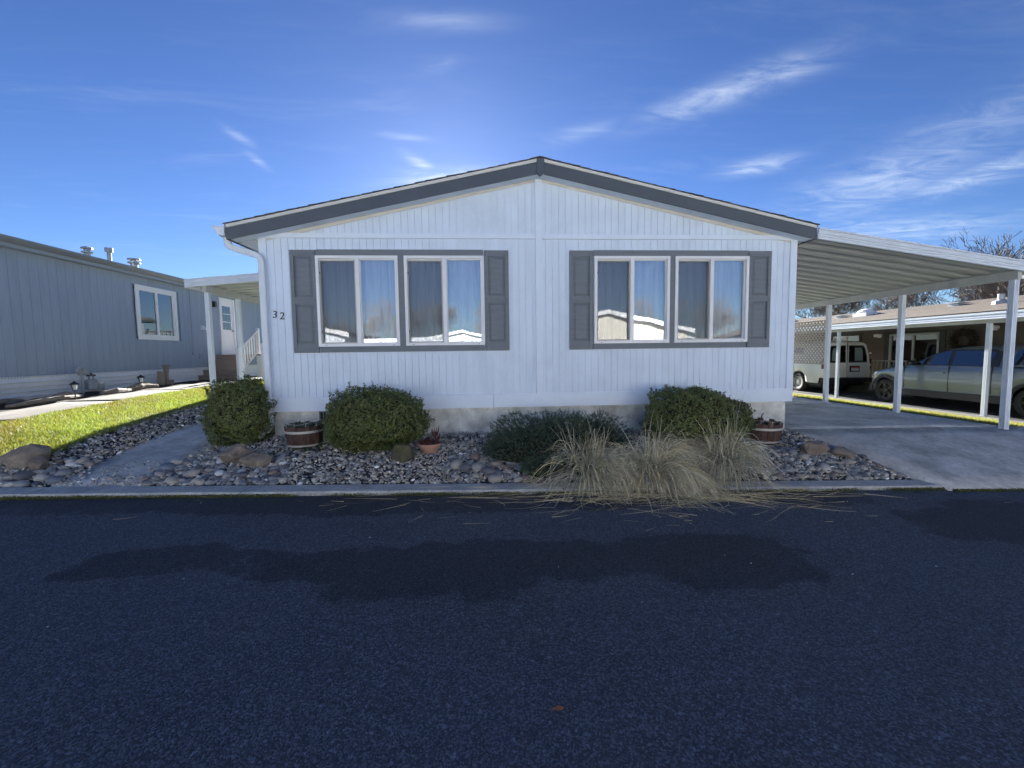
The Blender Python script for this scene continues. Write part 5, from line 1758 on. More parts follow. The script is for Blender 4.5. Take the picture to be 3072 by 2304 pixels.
def boxwood(cx, cy, rx, ry, z0, z1, label, seed, n=15000, leaf=.016, name='boxwood_shrub', sup=2.5, group='clipped round boxwood shrubs', sprigs=170):
    rg = np.random.default_rng(seed)
    e = empty(name, (cx, cy, z0), label, 'shrub', group)
    zc_ = z0 + (z1 - z0) * .46; rz = (z1 - zc_)
    D = rg.normal(size=(n, 3)); D /= np.linalg.norm(D, axis=1)[:, None]
    L = lump(D, np.random.default_rng(seed + 1), .055) * lump(D, np.random.default_rng(seed + 2), .05, 9, 8.0) * lump(D, np.random.default_rng(seed + 3), .03, 9, 17.0)
    # superellipsoid
    sq = (np.abs(D[:, 0]) ** sup + np.abs(D[:, 1]) ** sup + np.abs(D[:, 2]) ** sup) ** (-1 / sup)
    depth = 1 - .16 * rg.random(n) ** 1.6
    R_ = np.array([rx, ry, rz])
    P = D * (sq * L * depth)[:, None] * R_
    P[:, 2] = np.where(P[:, 2] < 0, P[:, 2] * ((zc_ - z0) / rz), P[:, 2])
    P += np.array([cx, cy, zc_])
    N_ = D / R_; N_ /= np.linalg.norm(N_, axis=1)[:, None]
    # sprigs that stand out of the clipped surface
    ns = sprigs
    if ns:
        idx = rg.choice(np.where(D[:, 2] > .05)[0], ns)
        ex = []; exn = []
        for i in idx:
            l = rg.uniform(.02, .085); dv_ = N_[i] * .6 + np.array([0, 0, .6]) + rg.normal(0, .25, 3); dv_ /= np.linalg.norm(dv_)
            for t in np.linspace(0, 1, 8):
                ex.append(P[i] + dv_ * l * t + rg.normal(0, .006, 3)); exn.append(dv_ + rg.normal(0, .6, 3))
        P = np.vstack([P, ex]); N_ = np.vstack([N_, exn]); depth = np.concatenate([depth, np.ones(len(ex))])
        n = len(P)
    a = N_ + rg.normal(0, .55, (n, 3)); a /= np.linalg.norm(a, axis=1)[:, None]          # leaf normal
    t = np.cross(a, rg.normal(size=(n, 3))); t /= np.linalg.norm(t, axis=1)[:, None]
    s = np.cross(a, t)
    l = leaf * rg.uniform(.7, 1.3, n)[:, None]; w_ = l * .55
    Q = np.stack([P - t * l, P + s * w_ + a * .002, P + t * l, P - s * w_ + a * .002], 1).reshape(-1, 3)
    g = np.array([.115, .142, .040]) * rg.uniform(.6, 1.5, (n, 1)) * (1 + rg.normal(0, .08, (n, 3)))
    yel = rg.random(n) < .12
    g[yel] = np.array([.20, .21, .075]) * rg.uniform(.7, 1.3, (yel.sum(), 1))
    np_obj('foliage', Q, np.arange(4 * n).reshape(-1, 4), LEAF, e, col=np.repeat(np.clip(g, 0.005, .4), 4, 0))
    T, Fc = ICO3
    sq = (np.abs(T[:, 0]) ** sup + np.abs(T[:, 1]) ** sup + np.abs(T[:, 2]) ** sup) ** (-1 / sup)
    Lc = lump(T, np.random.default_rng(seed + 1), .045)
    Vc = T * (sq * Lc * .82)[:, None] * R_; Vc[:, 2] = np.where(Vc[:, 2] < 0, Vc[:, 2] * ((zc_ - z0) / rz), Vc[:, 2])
    np_obj('dark_core_fill', Vc + np.array([cx, cy, zc_]), Fc, CORE, e, smooth=True)  # solid dark core, its colour replaces the shade between the leaves
    return e


boxwood(-.28, -.20, .40, .42, -1.27, -.36, 'boxwood shrub at the left corner of the white house, by the downspout', 21)
boxwood(1.69, -.56, .66, .52, -1.33, -.47, 'widest boxwood shrub, between the barrel planter and the terracotta pot', 22, n=22000, sprigs=260)
boxwood(6.24, -.58, .70, .53, -1.40, -.565, 'boxwood shrub behind the dry grass clumps, below the right window', 23, n=23000, sprigs=260)
boxwood(-5.90, 1.55, .30, .36, -1.0, -.40, 'dark clipped shrub cut by the left edge of the photo', 24, n=6000, leaf=.02, group=None)

# ---- spreading spruce
NEEDLE = mat('spruce_needle', (1, 1, 1), .55, 0, attr=True, trans=.1)


def spruce():
    rg = np.random.default_rng(31)
    e = empty('spreading_spruce', (4.1, -.95, -1.35), 'low spreading blue green spruce between the pot and the dry grass', 'shrub')
    lobes = [(4.15, -.80, .95, .58, -1.34, -.82, 2600), (3.75, -1.0, .60, .42, -1.36, -.97, 1200), (4.75, -.72, .50, .45, -1.36, -.84, 800), (4.05, -1.42, .44, .24, -1.48, -1.24, 800)]
    tips = []; dirs = []
    for cx, cy, rx, ry, z0, z1, n in lobes:
        D = rg.normal(size=(n * 2, 3)); D[:, 2] = np.abs(D[:, 2]); D /= np.linalg.norm(D, axis=1)[:, None]
        D = D[:n]
        L = lump(D, rg, .06, 7, 4) * lump(D, rg, .05, 8, 10)
        dep = 1 - .30 * rg.random(n) ** 1.5
        P = np.array([cx, cy, z0 + .03]) + D * (L * dep)[:, None] * np.array([rx, ry, z1 - z0 - .03])
        tips.append(P); dirs.append(D * np.array([1, 1, .55]) + rg.normal(0, .22, (n, 3)) + np.array([0, 0, .12]))
    P = np.vstack(tips); D = np.vstack(dirs); D /= np.linalg.norm(D, axis=1)[:, None]
    n = len(P); k = 30
    Ln = rg.uniform(.04, .08, n)
    t = rg.random((n, k)); ang = rg.uniform(0, 2 * PI, (n, k))
    ref = np.cross(D, rg.normal(size=(n, 3))); ref /= np.linalg.norm(ref, axis=1)[:, None]; ref2 = np.cross(D, ref)
    base = P[:, None] + D[:, None] * (t * Ln[:, None])[..., None] - D[:, None] * (Ln * .5)[:, None, None]
    rad = ref[:, None] * np.cos(ang)[..., None] + ref2[:, None] * np.sin(ang)[..., None]
    nd = rad * .8 + D[:, None] * .55; nd /= np.linalg.norm(nd, axis=2)[..., None]
    ln = rg.uniform(.014, .022, (n, k))[..., None]
    side = np.cross(nd, rg.normal(size=nd.shape)); side /= np.linalg.norm(side, axis=2)[..., None]
    V = np.stack([base - side * .0025, base + side * .0025, base + nd * ln], 2).reshape(-1, 3)
    col = np.array([.075, .11, .068]) * rg.uniform(.55, 1.5, (n, 1, 1)) * rg.uniform(.8, 1.2, (n, k, 1)) * np.ones((n, k, 3))
    np_obj('needles', V, np.arange(len(V)).reshape(-1, 3), NEEDLE, e, col=np.repeat(col.reshape(-1, 3), 3, 0))
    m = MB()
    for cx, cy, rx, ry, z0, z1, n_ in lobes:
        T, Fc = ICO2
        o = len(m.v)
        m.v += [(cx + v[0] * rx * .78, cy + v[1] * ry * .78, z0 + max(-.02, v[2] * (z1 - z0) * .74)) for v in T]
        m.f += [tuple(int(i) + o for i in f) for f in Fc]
    m.build('dark_core_lobes', CORE, e, smooth=True)  # solid dark lobes painted as the shaded inside of the spruce
    # a few bare lower branches
    m = MB()
    for i in range(14):
        a = rg.uniform(PI * .9, PI * 2.1); c = Vector((4.1, -.9, -1.30))
        p1 = c + Vector((math.cos(a) * .6, math.sin(a) * .4, .03)); p2 = c + Vector((math.cos(a) * .95, math.sin(a) * .58, .10))
        m.tube([c, p1, p2], [.02, .012, .005], 5)
    m.build('branches', BARK, e)


spruce()

# ---- dry ornamental grass clumps
STRAW = mat('straw_blade', (1, 1, 1), .6, 0, attr=True, trans=.3)


def ground_all(x, y):
    zk = zr(x) + .05
    return np.where(y < -1.86, zr(x), np.where(y < -1.61, zk, G(x, y)))


def strand_mesh(paths, widths, cols, name, mt, parent=None):
    """paths (n,k,3): flat ribbons that face a mixed direction"""
    n, k, _ = paths.shape
    tan = np.gradient(paths, axis=1); tan /= np.linalg.norm(tan, axis=2)[..., None] + 1e-9
    ref = RNG.normal(size=(n, 1, 3)); side = np.cross(tan, ref); side /= np.linalg.norm(side, axis=2)[..., None] + 1e-9
    w = widths[:, None, None] * np.linspace(1, .35, k)[None, :, None]
    A = paths - side * w; B = paths + side * w
    V = np.stack([A, B], 2).reshape(-1, 3)
    i = np.arange(n)[:, None] * (2 * k) + np.arange(k - 1)[None] * 2
    F = np.stack([i, i + 1, i + 3, i + 2], -1).reshape(-1, 4)
    C = np.repeat(cols.reshape(n, k, 3), 2, axis=1).reshape(-1, 3) if cols.ndim == 3 else np.repeat(cols, 2 * k, 0)
    return np_obj(name, V, F, mt, parent, col=C)


def clump(cx, cy, tufts, label, seed, lean=(0, -.35), Lr=(.55, 1.0), spread=.17, tall=10, per=30):
    """tussock: coherent locks of long blades that rise, arch over and fall to the ground"""
    rg = np.random.default_rng(seed)
    z0 = gz(cx, cy)
    e = empty('dry_grass_clump', (cx, cy, z0), label, 'ornamental grass', 'dry ornamental grass clumps spilling over the kerb')
    k = 14; P0 = []; par = []
    for t in range(tufts + tall):
        up = t >= tufts
        az = rg.uniform(0, 2 * PI); rr = spread * math.sqrt(rg.random())
        hx = math.cos(az) * rg.uniform(.25, .95) + lean[0] * rg.uniform(.3, 1.2); hy = math.sin(az) * rg.uniform(.2, .8) + lean[1] * rg.uniform(.2, 1.25)
        vz = rg.uniform(.55, 1.15); L = rg.uniform(*Lr); dr = rg.uniform(2.2, 4.6)
        if up: hx *= .35; hy *= .35; vz = 1.3; L *= rg.uniform(.75, 1.0); dr = rg.uniform(.3, .9)
        n = int(per * rg.uniform(.6, 1.4)) if not up else int(per * .22)
        tone = rg.random()
        par.append((cx + rr * math.cos(az), cy + rr * math.sin(az) * .8, hx, hy, vz, L, dr, n, tone))
    B = np.concatenate([np.tile(np.array([p[:7] + (p[8],)]), (p[7], 1)) for p in par])
    n = len(B)
    bx = B[:, 0] + rg.normal(0, .03, n); by = B[:, 1] + rg.normal(0, .025, n)
    vx = B[:, 2] + rg.normal(0, .17, n); vy = B[:, 3] + rg.normal(0, .17, n); vz = B[:, 4] * rg.uniform(.85, 1.1, n)
    L = B[:, 5] * rg.uniform(.6, 1.12, n); dr = B[:, 6] * rg.uniform(.75, 1.25, n)
    nv = np.sqrt(vx ** 2 + vy ** 2 + vz ** 2); vx, vy, vz = vx / nv, vy / nv, vz / nv
    pts = np.zeros((n, k, 3)); p = np.stack([bx, by, G(bx, by)], 1); pts[:, 0] = p; ds_ = L / (k - 1)
    wob = rg.normal(0, .5, (n, 2))
    for j in range(1, k):
        vz = vz - dr * ds_ * (.25 + 1.1 * j / k)
        vx = vx + wob[:, 0] * ds_ * .6; vy = vy + wob[:, 1] * ds_ * .6
        nv = np.sqrt(vx ** 2 + vy ** 2 + vz ** 2)
        p = p + np.stack([vx, vy, vz], 1) / nv[:, None] * ds_[:, None]
        g_ = ground_all(p[:, 0], p[:, 1]) + .006 + .06 * (rg.random(n) ** 2) * min(1, j / k)
        hit = p[:, 2] < g_
        p[:, 2] = np.where(hit, g_, p[:, 2]); vz = np.where(hit, rg.uniform(-.05, .05, n), vz)
        pts[:, j] = p
    straw = np.array([.84, .70, .43]); pale = np.array([.96, .89, .68]); green = np.array([.26, .27, .12]); grey = np.array([.66, .58, .40])
    sel = (B[:, 7] * .65 + rg.random(n) * .35)[:, None]
    c0 = np.where(sel < .34, straw, np.where(sel < .74, pale, np.where(sel < .91, grey, green))) * rg.uniform(.35, 1.2, (n, 1))
    low = np.array([.26, .25, .12])
    f = np.clip(1 - np.linspace(0, 1, k) / .30, 0, 1)[None, :, None]
    C = np.clip(c0[:, None] * (1 - f * .6) + low * f * .6, 0, .95)
    strand_mesh(pts, rg.uniform(.0022, .0050, n), C, 'blades', STRAW, e)
    m = MB(); m.lathe([(.13, -.04), (.15, .02), (.10, .10), (.03, .14)], (cx, cy, z0), 12); m.build('crown', mat('grass_crown', (.16, .14, .08), .9, .4, 30) if 'grass_crown' not in MATS else MATS['grass_crown'], e, smooth=True)


clump(4.46, -1.44, 48, 'leftmost dry grass clump, in front of the spruce', 41, lean=(-.12, -.30), Lr=(.5, 1.0), tall=18)
clump(5.22, -1.48, 56, 'middle dry grass clump spilling farthest over the kerb', 42, lean=(.06, -.55), Lr=(.55, 1.1), tall=14)
clump(6.30, -1.20, 44, 'rightmost dry grass clump, arching in front of the boxwood', 43, lean=(-.45, -.35), Lr=(.55, 1.05), tall=14)
# fallen stems: a swath on the kerb and single straws strewn over the road
def fallen(n, fx, fy, L, name, label, seed, spread_a=.35, zmax=.04):
    rg = np.random.default_rng(seed); k = 6
    x = fx(rg, n); y = fy(rg, n, x); a = rg.normal(0, spread_a, n) + np.where(rg.random(n) < .5, 0, PI); ln = rg.uniform(*L, n); cv = rg.normal(0, .5, n)
    t = np.linspace(-.5, .5, k)[None]
    aa = a[:, None] + cv[:, None] * t
    X = x[:, None] + np.cumsum(np.cos(aa), 1) * ln[:, None] / k; Y = y[:, None] + np.cumsum(np.sin(aa), 1) * ln[:, None] / k * .8
    Z = ground_all(X, Y) + .005 + rg.random((n, 1)) ** 2 * zmax
    P = np.stack([X, Y, Z], -1)
    c = np.array([.80, .68, .42]) * rg.uniform(.6, 1.25, (n, 1))
    return tag(strand_mesh(P, rg.uniform(.0014, .0028, n), c, name, STRAW), label, 'straw', kind='stuff')


fallen(360, lambda r, n: r.normal(5.5, .70, n), lambda r, n, x: r.normal(-2.02, .14, n), (.3, .9), 'fallen_straw', 'mat of fallen straw on the kerb below the grass clumps', 51, .5, .06)
fallen(90, lambda r, n: r.normal(4.6, 1.9, n), lambda r, n, x: -2.0 - np.abs(r.normal(0, .35, n)), (.08, .35), 'strewn_straw', 'single straws strewn over the dark road', 52, .6, .004)
fallen(60, lambda r, n: r.uniform(2.2, 4.6, n), lambda r, n, x: r.normal(-1.92, .09, n), (.3, .8), 'straw_on_kerb', 'long straws lying along the kerb left of the clumps', 53, .22, .02)

# moss along the foot of the kerb
MOSS = mat('kerb_moss', (1, 1, 1), .95, 0, attr=True)
n = 26000
x = RNG.uniform(-4, 12.2, n)
keep = (np.sin(x * 3.1) + np.sin(x * 7.7 + 1) + np.sin(x * 1.3 + 2) + RNG.normal(0, .9, n)) > -.9
x = x[keep]; n = len(x)
yb = np.where(x > 8.72, -1.925, -1.864)
y = yb - np.abs(RNG.normal(0, .018, n))
z = zr(x) + np.maximum(0, .026 - (yb - y) * .6) * RNG.random(n)
a = RNG.uniform(0, 2 * PI, n); s_ = RNG.uniform(.004, .010, n)
Q = np.stack([np.stack([x + np.cos(a) * s_, y + np.sin(a) * s_ * .6, z], 1), np.stack([x - np.cos(a) * s_, y - np.sin(a) * s_ * .6, z + .002], 1), np.stack([x + RNG.normal(0, .004, n), y - .004, z + RNG.uniform(.004, .016, n)], 1)], 1).reshape(-1, 3)
tag(np_obj('moss', Q, np.arange(3 * n).reshape(-1, 3), MOSS, col=np.repeat(np.array([.105, .12, .032]) * RNG.uniform(.5, 1.5, (n, 1)), 3, 0)), 'green moss growing along the foot of the kerb', 'moss', kind='stuff')

# small weeds in the pebbles
def weed(x, y, label, seed, n=60, h=.07, spread=.16, col=(.05, .085, .03)):
    rg = np.random.default_rng(seed); z0 = gz(x, y)
    a = rg.uniform(0, 2 * PI, n); r = spread * np.sqrt(rg.random(n)); P = np.stack([x + r * np.cos(a), y + r * np.sin(a) * .7, np.full(n, z0) + .02 + h * rg.random(n) * (1 - r / spread * .6)], 1)
    N_ = rg.normal(0, .5, (n, 3)) + np.array([0, -.3, 1]); N_ /= np.linalg.norm(N_, axis=1)[:, None]
    t = np.cross(N_, rg.normal(size=(n, 3))); t /= np.linalg.norm(t, axis=1)[:, None]; s = np.cross(N_, t)
    l = rg.uniform(.015, .032, n)[:, None]
    Q = np.stack([P - t * l, P + s * l * .55, P + t * l, P - s * l * .55], 1).reshape(-1, 3)
    e = empty('weed', (x, y, z0), label, 'weed', 'weeds growing in the pebbles')
    np_obj('leaves', Q, np.arange(4 * n).reshape(-1, 4), LEAF, e, col=np.repeat(np.array(col) * rg.uniform(.6, 1.4, (n, 1)), 4, 0))
    m = MB()
    for i in range(7):
        m.tube([(x, y, z0 - .01), tuple(P[i])], [.004, .002], 4)
    m.build('stems', BARK, e)


b = r7(430, 410); weed(b[0], b[1], 'green weed at the foot of the downspout', 61, 70)
b = r7(720, 510); weed(b[0], b[1], 'low green weed in front of the left barrel planter', 62, 80, .05, .22)
b = r7(370, 460); weed(b[0], b[1], 'dry dark weed patch left of the barrel planter', 63, 90, .05, .2, (.05, .03, .025))
b = r15(120, 545); weed(b[0], b[1], 'green weed right of the rightmost grass clump', 64, 60, .08, .12)

# ================================================================== PLANTERS
def barrel(cx, cy, r, h, label, seed, plants):
    z0 = gz(cx, cy) + .0
    e = empty('barrel_planter', (cx, cy, z0), label, 'planter', 'half barrel planters')
    nst = 20
    for k in range(nst):
        a0 = 2 * PI * k / nst + .012; a1 = 2 * PI * (k + 1) / nst - .012
        top = h + random.uniform(-.012, .012) + (.03 if plants == 2 and random.random() < .3 else 0)
        m = MB(); vs = []
        for z, rr in ((0, r * .82), (h * .5, r * .95), (top, r)):
            for a in (a0, a1):
                for q in (0, .022):
                    vs.append((cx + (rr - q) * math.cos(a), cy + (rr - q) * math.sin(a), z0 + z))
        m.add(vs, [(0, 2, 6, 4), (4, 6, 10, 8), (1, 5, 7, 3), (5, 9, 11, 7), (0, 4, 5, 1), (4, 8, 9, 5), (2, 3, 7, 6), (6, 7, 11, 10), (8, 10, 11, 9), (0, 1, 3, 2)])
        m.build('stave', BARREL_WOOD, e)
    for zf_, dz_ in ((.08, .05), (.70, .06)):
        m = MB(); z = zf_ * h; n = 36
        rr = lambda zz: r * (.82 + .26 * zz / h if zz < h * .5 else .95 + .10 * (zz - h * .5) / h) + .004
        for zz in (z, z + dz_ * h / .28 * .5):
            for k in range(n):
                a = 2 * PI * k / n
                m.v.append((cx + rr(zz) * math.cos(a), cy + rr(zz) * math.sin(a), z0 + zz))
        m.f = [(k, (k + 1) % n, n + (k + 1) % n, n + k) for k in range(n)]
        m.build('hoop', HOOP, e)
    m = MB(); m.lathe([(.0, h * .80), (r * .96, h * .84), (r * .96, h * .60)], (cx, cy, z0), 24); m.build('soil', SOIL, e)
    rg = np.random.default_rng(seed)
    if plants == 1:
        n = 700
        a = rg.uniform(0, 2 * PI, n); rr_ = r * .95 * np.sqrt(rg.random(n)); P = np.stack([cx + rr_ * np.cos(a), cy + rr_ * np.sin(a), z0 + h * .84 + rg.random(n) ** 1.5 * .075], 1)
        N_ = rg.normal(0, .6, (n, 3)) + np.array([0, 0, 1]); N_ /= np.linalg.norm(N_, axis=1)[:, None]
        t = np.cross(N_, rg.normal(size=(n, 3))); t /= np.linalg.norm(t, axis=1)[:, None]; s = np.cross(N_, t); l = rg.uniform(.010, .024, n)[:, None]
        Q = np.stack([P - t * l, P + s * l * .5, P + t * l, P - s * l * .5], 1).reshape(-1, 3)
        np_obj('seedlings', Q, np.arange(4 * n).reshape(-1, 4), LEAF, e, col=np.repeat(np.array([.055, .095, .045]) * rg.uniform(.6, 1.5, (n, 1)), 4, 0))
    m = MB()
    for i in range(10 if plants == 1 else 16):
        a = rg.uniform(0, 6.28); q = r * .8 * math.sqrt(rg.random()); p = (cx + q * math.cos(a), cy + q * math.sin(a), z0 + h * .8)
        m.tube([p, (p[0] + rg.normal(0, .02), p[1] + rg.normal(0, .02), p[2] + rg.uniform(.06, .12))], [.005, .003], 5)
    if plants == 2:
        m.tube([(cx - .02, cy, z0 + h * .8), (cx - .015, cy, z0 + h + .10), (cx + .01, cy, z0 + h + .13)], [.010, .008, .007], 6)
    tag(m.build('stalks', BARK, e), kind='stuff')
    # clear plastic / wire edging that sticks up round the rim
    wm = MB()
    for k in range(11):
        a = 2 * PI * k / 11
        wm.tube([(cx + r * .97 * math.cos(a), cy + r * .97 * math.sin(a), z0 + h * .9), (cx + r * math.cos(a + .05), cy + r * math.sin(a + .05), z0 + h + .05)], .0025, 4)
    wm.tube([(cx + r * math.cos(a), cy + r * math.sin(a), z0 + h + .045 + .008 * math.sin(5 * a)) for a in np.linspace(0, 2 * PI, 40)], .0025, 4)
    wm.build('wire_edging', GALV, e)
    placed.append((cx, cy, r))


barrel(.685, -.42, .255, .30, 'half barrel planter with green seedlings, left of the widest boxwood', 71, 1)
b = r15(250, 400)
barrel(b[0] + .03, b[1] + .14, .26, .30, 'half barrel planter with bare soil at the right house corner', 72, 2)

# terracotta bowl
b = r7(1515, 550)
px_, py_ = b[0], b[1] + .13
e = empty('terracotta_pot', (px_, py_, gz(px_, py_)), 'terracotta bowl with a dead red plant on the pebbles', 'flower pot')
z0 = gz(px_, py_)
m = MB(); m.lathe([(.09, 0), (.10, .01), (.125, .06), (.15, .10), (.155, .105), (.172, .108), (.175, .135), (.158, .138), (.148, .11), (.11, .07)], (px_, py_, z0), 32); m.build('bowl', TERRACOTTA, e)
m = MB(); m.lathe([(.0, .115), (.145, .11), (.13, .08)], (px_, py_, z0), 24); m.build('soil', SOIL, e)
DEADR = mat('dead_red_leaf', (.10, .035, .03), .8, .4, 30, trans=.15)
rg = np.random.default_rng(81); V = []; F = []
for i in range(260):
    a = rg.uniform(0, 6.28); q = .13 * math.sqrt(rg.random()); c = Vector((px_ + q * math.cos(a), py_ + q * math.sin(a), z0 + .12 + rg.random() * .05))
    dv_ = Vector((rg.normal(0, .6), rg.normal(0, .6), rg.random() + .2)).normalized() * rg.uniform(.03, .06); sv = dv_.cross(Vector(rg.normal(size=3))).normalized() * .006
    o = len(V); V += [tuple(c - sv), tuple(c + sv), tuple(c + dv_ + sv * .4)]; F.append((o, o + 1, o + 2))
np_obj('dead_leaves', V, F, DEADR, e)
m = MB()
top = Vector((px_ + .09, py_, z0 + .22))
m.tube([(px_ + .06, py_, z0 + .10), tuple(top)], [.008, .006], 6)
for i in range(11):
    a = 2 * PI * i / 11; m.tube([tuple(top + Vector((0, 0, -.08 + .008 * i))), tuple(top + Vector((.045 * math.cos(a), .045 * math.sin(a), -.03 + .010 * i))), tuple(top + Vector((.06 * math.cos(a), .06 * math.sin(a), .03 + .012 * i)))], [.006, .007, .003], 5)
m.build('succulent_stalk', DEADR, e)

# fallen leaf and a few stray pebbles on the road
lp = PG(1672, 2131)
m = MB(); m.add([(lp[0] - .03, lp[1], lp[2] + .006), (lp[0] - .008, lp[1] - .014, lp[2] + .012), (lp[0] + .02, lp[1] - .008, lp[2] + .006), (lp[0] + .032, lp[1] + .004, lp[2] + .010), (lp[0] + .004, lp[1] + .012, lp[2] + .014)], [(0, 1, 4), (1, 2, 4), (2, 3, 4)])
tag(m.build('fallen_leaf', mat('rust_leaf', (.32, .12, .05), .7, .2, 40)), 'small rust brown dead leaf lying on the dark road', 'leaf')
n = 22
V, F, C = scatter(n, (-1.5, 8, -4.2, -1.95), .004, .009, lambda x, y: y < 0, .4)
tag(np_obj('road_grit', V, F, PEBBLE, smooth=True, col=C * 1.6), 'loose pale pebbles scattered on the road', 'grit', kind='stuff')

# ================================================================== TREES
def bare_tree(seed, H_, mtb=BARK, levels=6, spread=.55):
    rg = random.Random(seed)
    trunk = MB(); twigs = MB()
    def grow(p, d, L, r, lev):
        n = 3 if lev < 3 else 2
        pts = [p]; q = p; dd = d.copy()
        for i in range(n):
            dd = (dd + Vector((rg.gauss(0, .12), rg.gauss(0, .12), rg.gauss(.05, .08)))).normalized()
            q = q + dd * L / n; pts.append(q)
        rad = [max(.0075, r * (1 - .38 * i / n)) for i in range(n + 1)]
        (trunk if lev < 2 else twigs).tube(pts, rad, 7 if lev < 2 else (4 if lev < 4 else 3), cap=False)
        if lev >= levels: return
        nb = 3
        for k in range(nb):
            t = 1.0 if k == 0 else rg.uniform(.45, 1.0)
            idx = min(n, max(1, int(round(t * n)))); base = pts[idx]
            ax = Vector((rg.gauss(0, 1), rg.gauss(0, 1), rg.gauss(0, 1))).cross(dd).normalized()
            ang = rg.uniform(.25, spread + .25) * (0.6 if k == 0 else 1)
            nd = (Matrix.Rotation(ang, 3, ax) @ dd + Vector((0, 0, .10))).normalized()
            grow(base, nd, L * rg.uniform(.62, .85), rad[idx] * (.78 if k == 0 else .62), lev + 1)
    grow(Vector((0, 0, -.1)), Vector((rg.gauss(0, .05), rg.gauss(0, .05), 1)).normalized(), H_ * .26, H_ * .022, 0)
    return trunk.mesh('trunk'), twigs.mesh('crown')


TREE_ME = []
for i, (s, lv) in enumerate(((5, 7), (9, 7), (14, 7), (22, 7))):
    a, b = bare_tree(s, 8.0, levels=lv)
    a.materials.append(BARK); b.materials.append(TWIG)
    TREE_ME.append((a, b))


def tree(x, y, z, H_, which, label, rot=0.0, name='bare_tree', group=None):
    e = empty(name, (x, y, z), label, 'tree', group, rz=rot)
    e.scale = (H_ / 8, H_ / 8, H_ / 8)
    a, b = TREE_ME[which % len(TREE_ME)]
    mesh_obj('trunk', a, None, e); mesh_obj('crown', b, None, e)


def tree_at(u, X, H_, which, label, rot):
    d = _f + RV * (u - 1536) / F_PX - UV * (1050 - 1152) / F_PX
    t = (X - CAM[0]) / d[0]; p = CAM + d * t
    tree(p[0], p[1], -1.8, H_, which, label, rot, group='bare winter trees behind the tan house')


tree_at(2470, 34, 8.6, 0, 'bare tree farthest left behind the tan house, just over the lattice', .3)
tree_at(2556, 33, 9.0, 1, 'bare tree left of the skylight dome', 1.9)
tree_at(2612, 31, 9.0, 2, 'bare forked tree right behind the skylight dome', 4.0)
tree_at(2770, 38, 9.6, 3, 'bare tree between the two nearest carport posts, farther back', .9)
tree_at(2880, 30, 8.0, 0, 'bare tree seen just under the carport beam left of the nearest post', 2.6)
tree_at(2975, 29, 7.8, 1, 'bare tree right behind the nearest carport post', 5.2)
tree_at(3120, 27, 8.6, 2, 'tall bare tree at the right edge rising over the carport fascia', 1.1)
tree_at(3000, 36, 9.6, 3, 'bare twiggy crown showing above the end of the carport fascia', 3.3)

# ================================================================== ACROSS THE ROAD (partly seen in the window glass, partly added for bounce light)
TAN_LIT = mat('cream_lap_siding', (.70, .66, .56), .7, .05, 3)


def street_house(cx, yf, zg, w, label, wallm, roofm, door_x):
    e = empty('house_across_road', (cx, yf - 7, zg), label, 'house', 'houses across the road')
    h = w / 2; ez = 1.02; rz_ = 1.95
    m = MB(); m.box(cx - h, cx + h, yf - 14, yf - .03, zg, ez - .1).prism([(cx - h, ez - .1), (cx + h, ez - .1), (cx, rz_ - .12)], 'y', yf - 14, yf - .03)
    m.build('wall', wallm, e)
    for z in np.arange(zg + .5, ez - .1, .2):
        MB().box(cx - h, cx + h, yf - .029, yf - .012, z, z + .185).build('lap_board', wallm, e)
    m = MB(); sl = (rz_ - ez) / (h + .3)
    m.prism([(cx - h - .3, ez), (cx, rz_), (cx + h + .3, ez), (cx + h + .3, ez + .06), (cx, rz_ + .06), (cx - h - .3, ez + .06)], 'y', yf - 14.3, yf + .32); m.build('roof', roofm, e)
    for s in (-1, 1):
        MB().prism([(cx, rz_ - .16), (cx + s * (h + .3), ez - .16), (cx + s * (h + .3), ez + .05), (cx, rz_ + .05)], 'y', yf + .33, yf + .36).build('fascia', VINYL, e)
    for x in (cx - 2.2, cx + 2.0):
        m = MB(); m.box(x - .9, x + .9, yf - .01, yf + .03, -.62, .62); m.build('window_frame', VINYL, e)
        MB().box(x - .8, x + .8, yf + .031, yf + .036, -.52, .52).build('window_pane', GLASS_DARK, e)
    return e


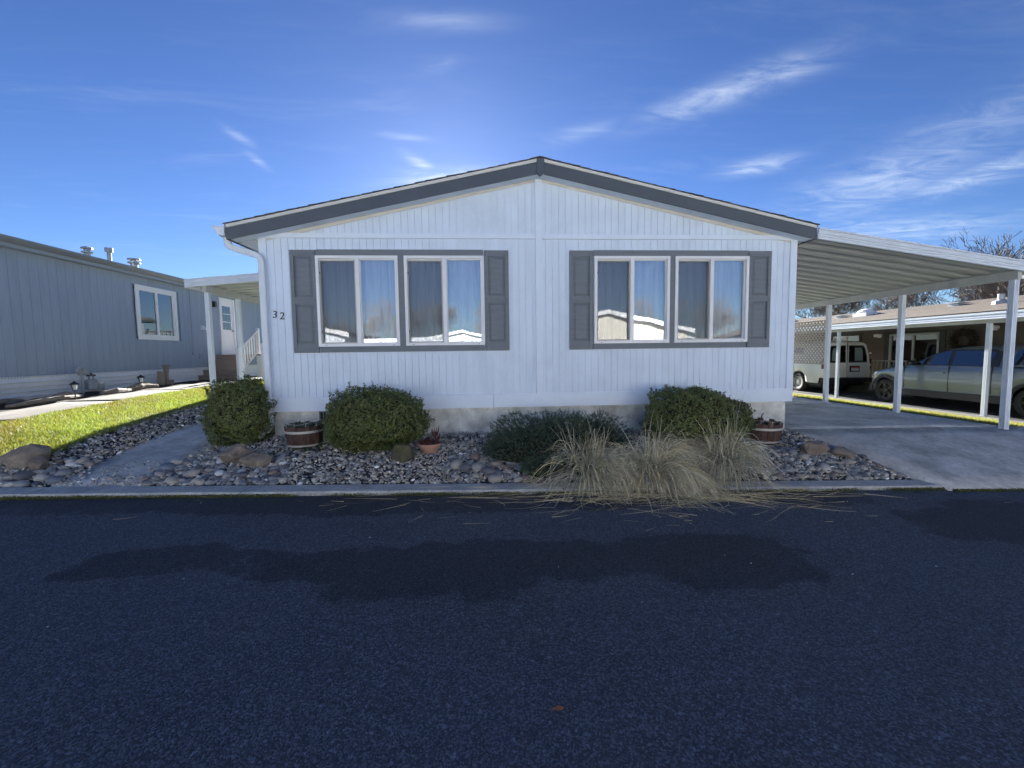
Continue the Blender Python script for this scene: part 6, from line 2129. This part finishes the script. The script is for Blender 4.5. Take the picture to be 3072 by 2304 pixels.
CREAM2 = mat('pale_grey_lap_siding', (.74, .79, .84), .7, .05, 3)  # pale cool siding picked for the light it bounces back
street_house(9.25, -14.0, -1.62, 7.9, 'cream gabled house across the road, reflected in the right windows', TAN_LIT, SHINGLE_BROWN, 0)
street_house(-7.3, -14.0, -1.2, 7.9, 'pale grey house across the road, reflected low in the left window', CREAM2, SHINGLE_BROWN, 0)
street_house(25.8, -14.0, -1.9, 7.9, 'farthest right house across the road, unseen, added to bounce sunlight', CREAM2, SHINGLE_BROWN, 0)  # this house and those below are added to throw sun onto the facade
street_house(-23.8, -14.0, -1.0, 7.9, 'farthest left house across the road, unseen, added to bounce sunlight', TAN_LIT, SHINGLE_BROWN, 0)
street_house(1.4, -31.0, -1.4, 9.5, 'white second-row house in the gap across the road, added for bounce light', CREAM2, SHINGLE, 0)
street_house(17.5, -31.0, -1.6, 9.5, 'white second-row house right of the cream one, added for bounce light', CREAM2, SHINGLE, 0)
street_house(-15.5, -31.0, -1.2, 9.5, 'white second-row house left of the gap, added for bounce light', CREAM2, SHINGLE, 0)
tag(sheet('far_bounce_yard', lin(-30, 34, 2), lin(-13.9, -8.92, 1), lambda X, Y: ground_h(X, Y) + .012, mat('pale_gravel_yard', (.42, .41, .38), .9, .2, 8)), kind='structure')  # pale ground added to reflect sun towards the shaded facade
cc = empty('carport_across_road', (2.2, -17, -1.5), 'white flat carport across the road, reflected between the houses', 'carport')
MB().box(-2.6, 2.6, -22, -15.0, .70, .78).build('roof_pan', ALU_PAN, cc); MB().box(-2.65, 2.65, -15.0, -14.95, .62, .82).build('fascia', ALU_WHITE, cc)
for x in (-2.4, 2.4):
    for y in (-15.2, -21.6):
        post_mesh(MB(), x, y, -1.5, .70).build('post', ALU_WHITE, cc)
tag(sheet('far_bounce_driveway', lin(-2.8, 2.8, 1), lin(-22, -8.9, 1), lambda X, Y: ground_h(X, Y) + .03, CONCRETE), kind='structure')  # light concrete put here for extra bounced sun
k = 0
ORD = 'first second third fourth fifth sixth seventh eighth ninth tenth eleventh twelfth thirteenth fourteenth fifteenth sixteenth seventeenth eighteenth nineteenth twentieth twenty-first'.split()
for x in np.arange(-36, 48, 4.4):
    k += 1
    tree(x + random.uniform(-1.5, 1.5), -44 + random.uniform(-5, 5), -1.6, random.uniform(8.0, 10.5), k, 'bare winter tree, %s from the left in the row far across the road' % ORD[k - 1], random.uniform(0, 6), group='tree row across the road')
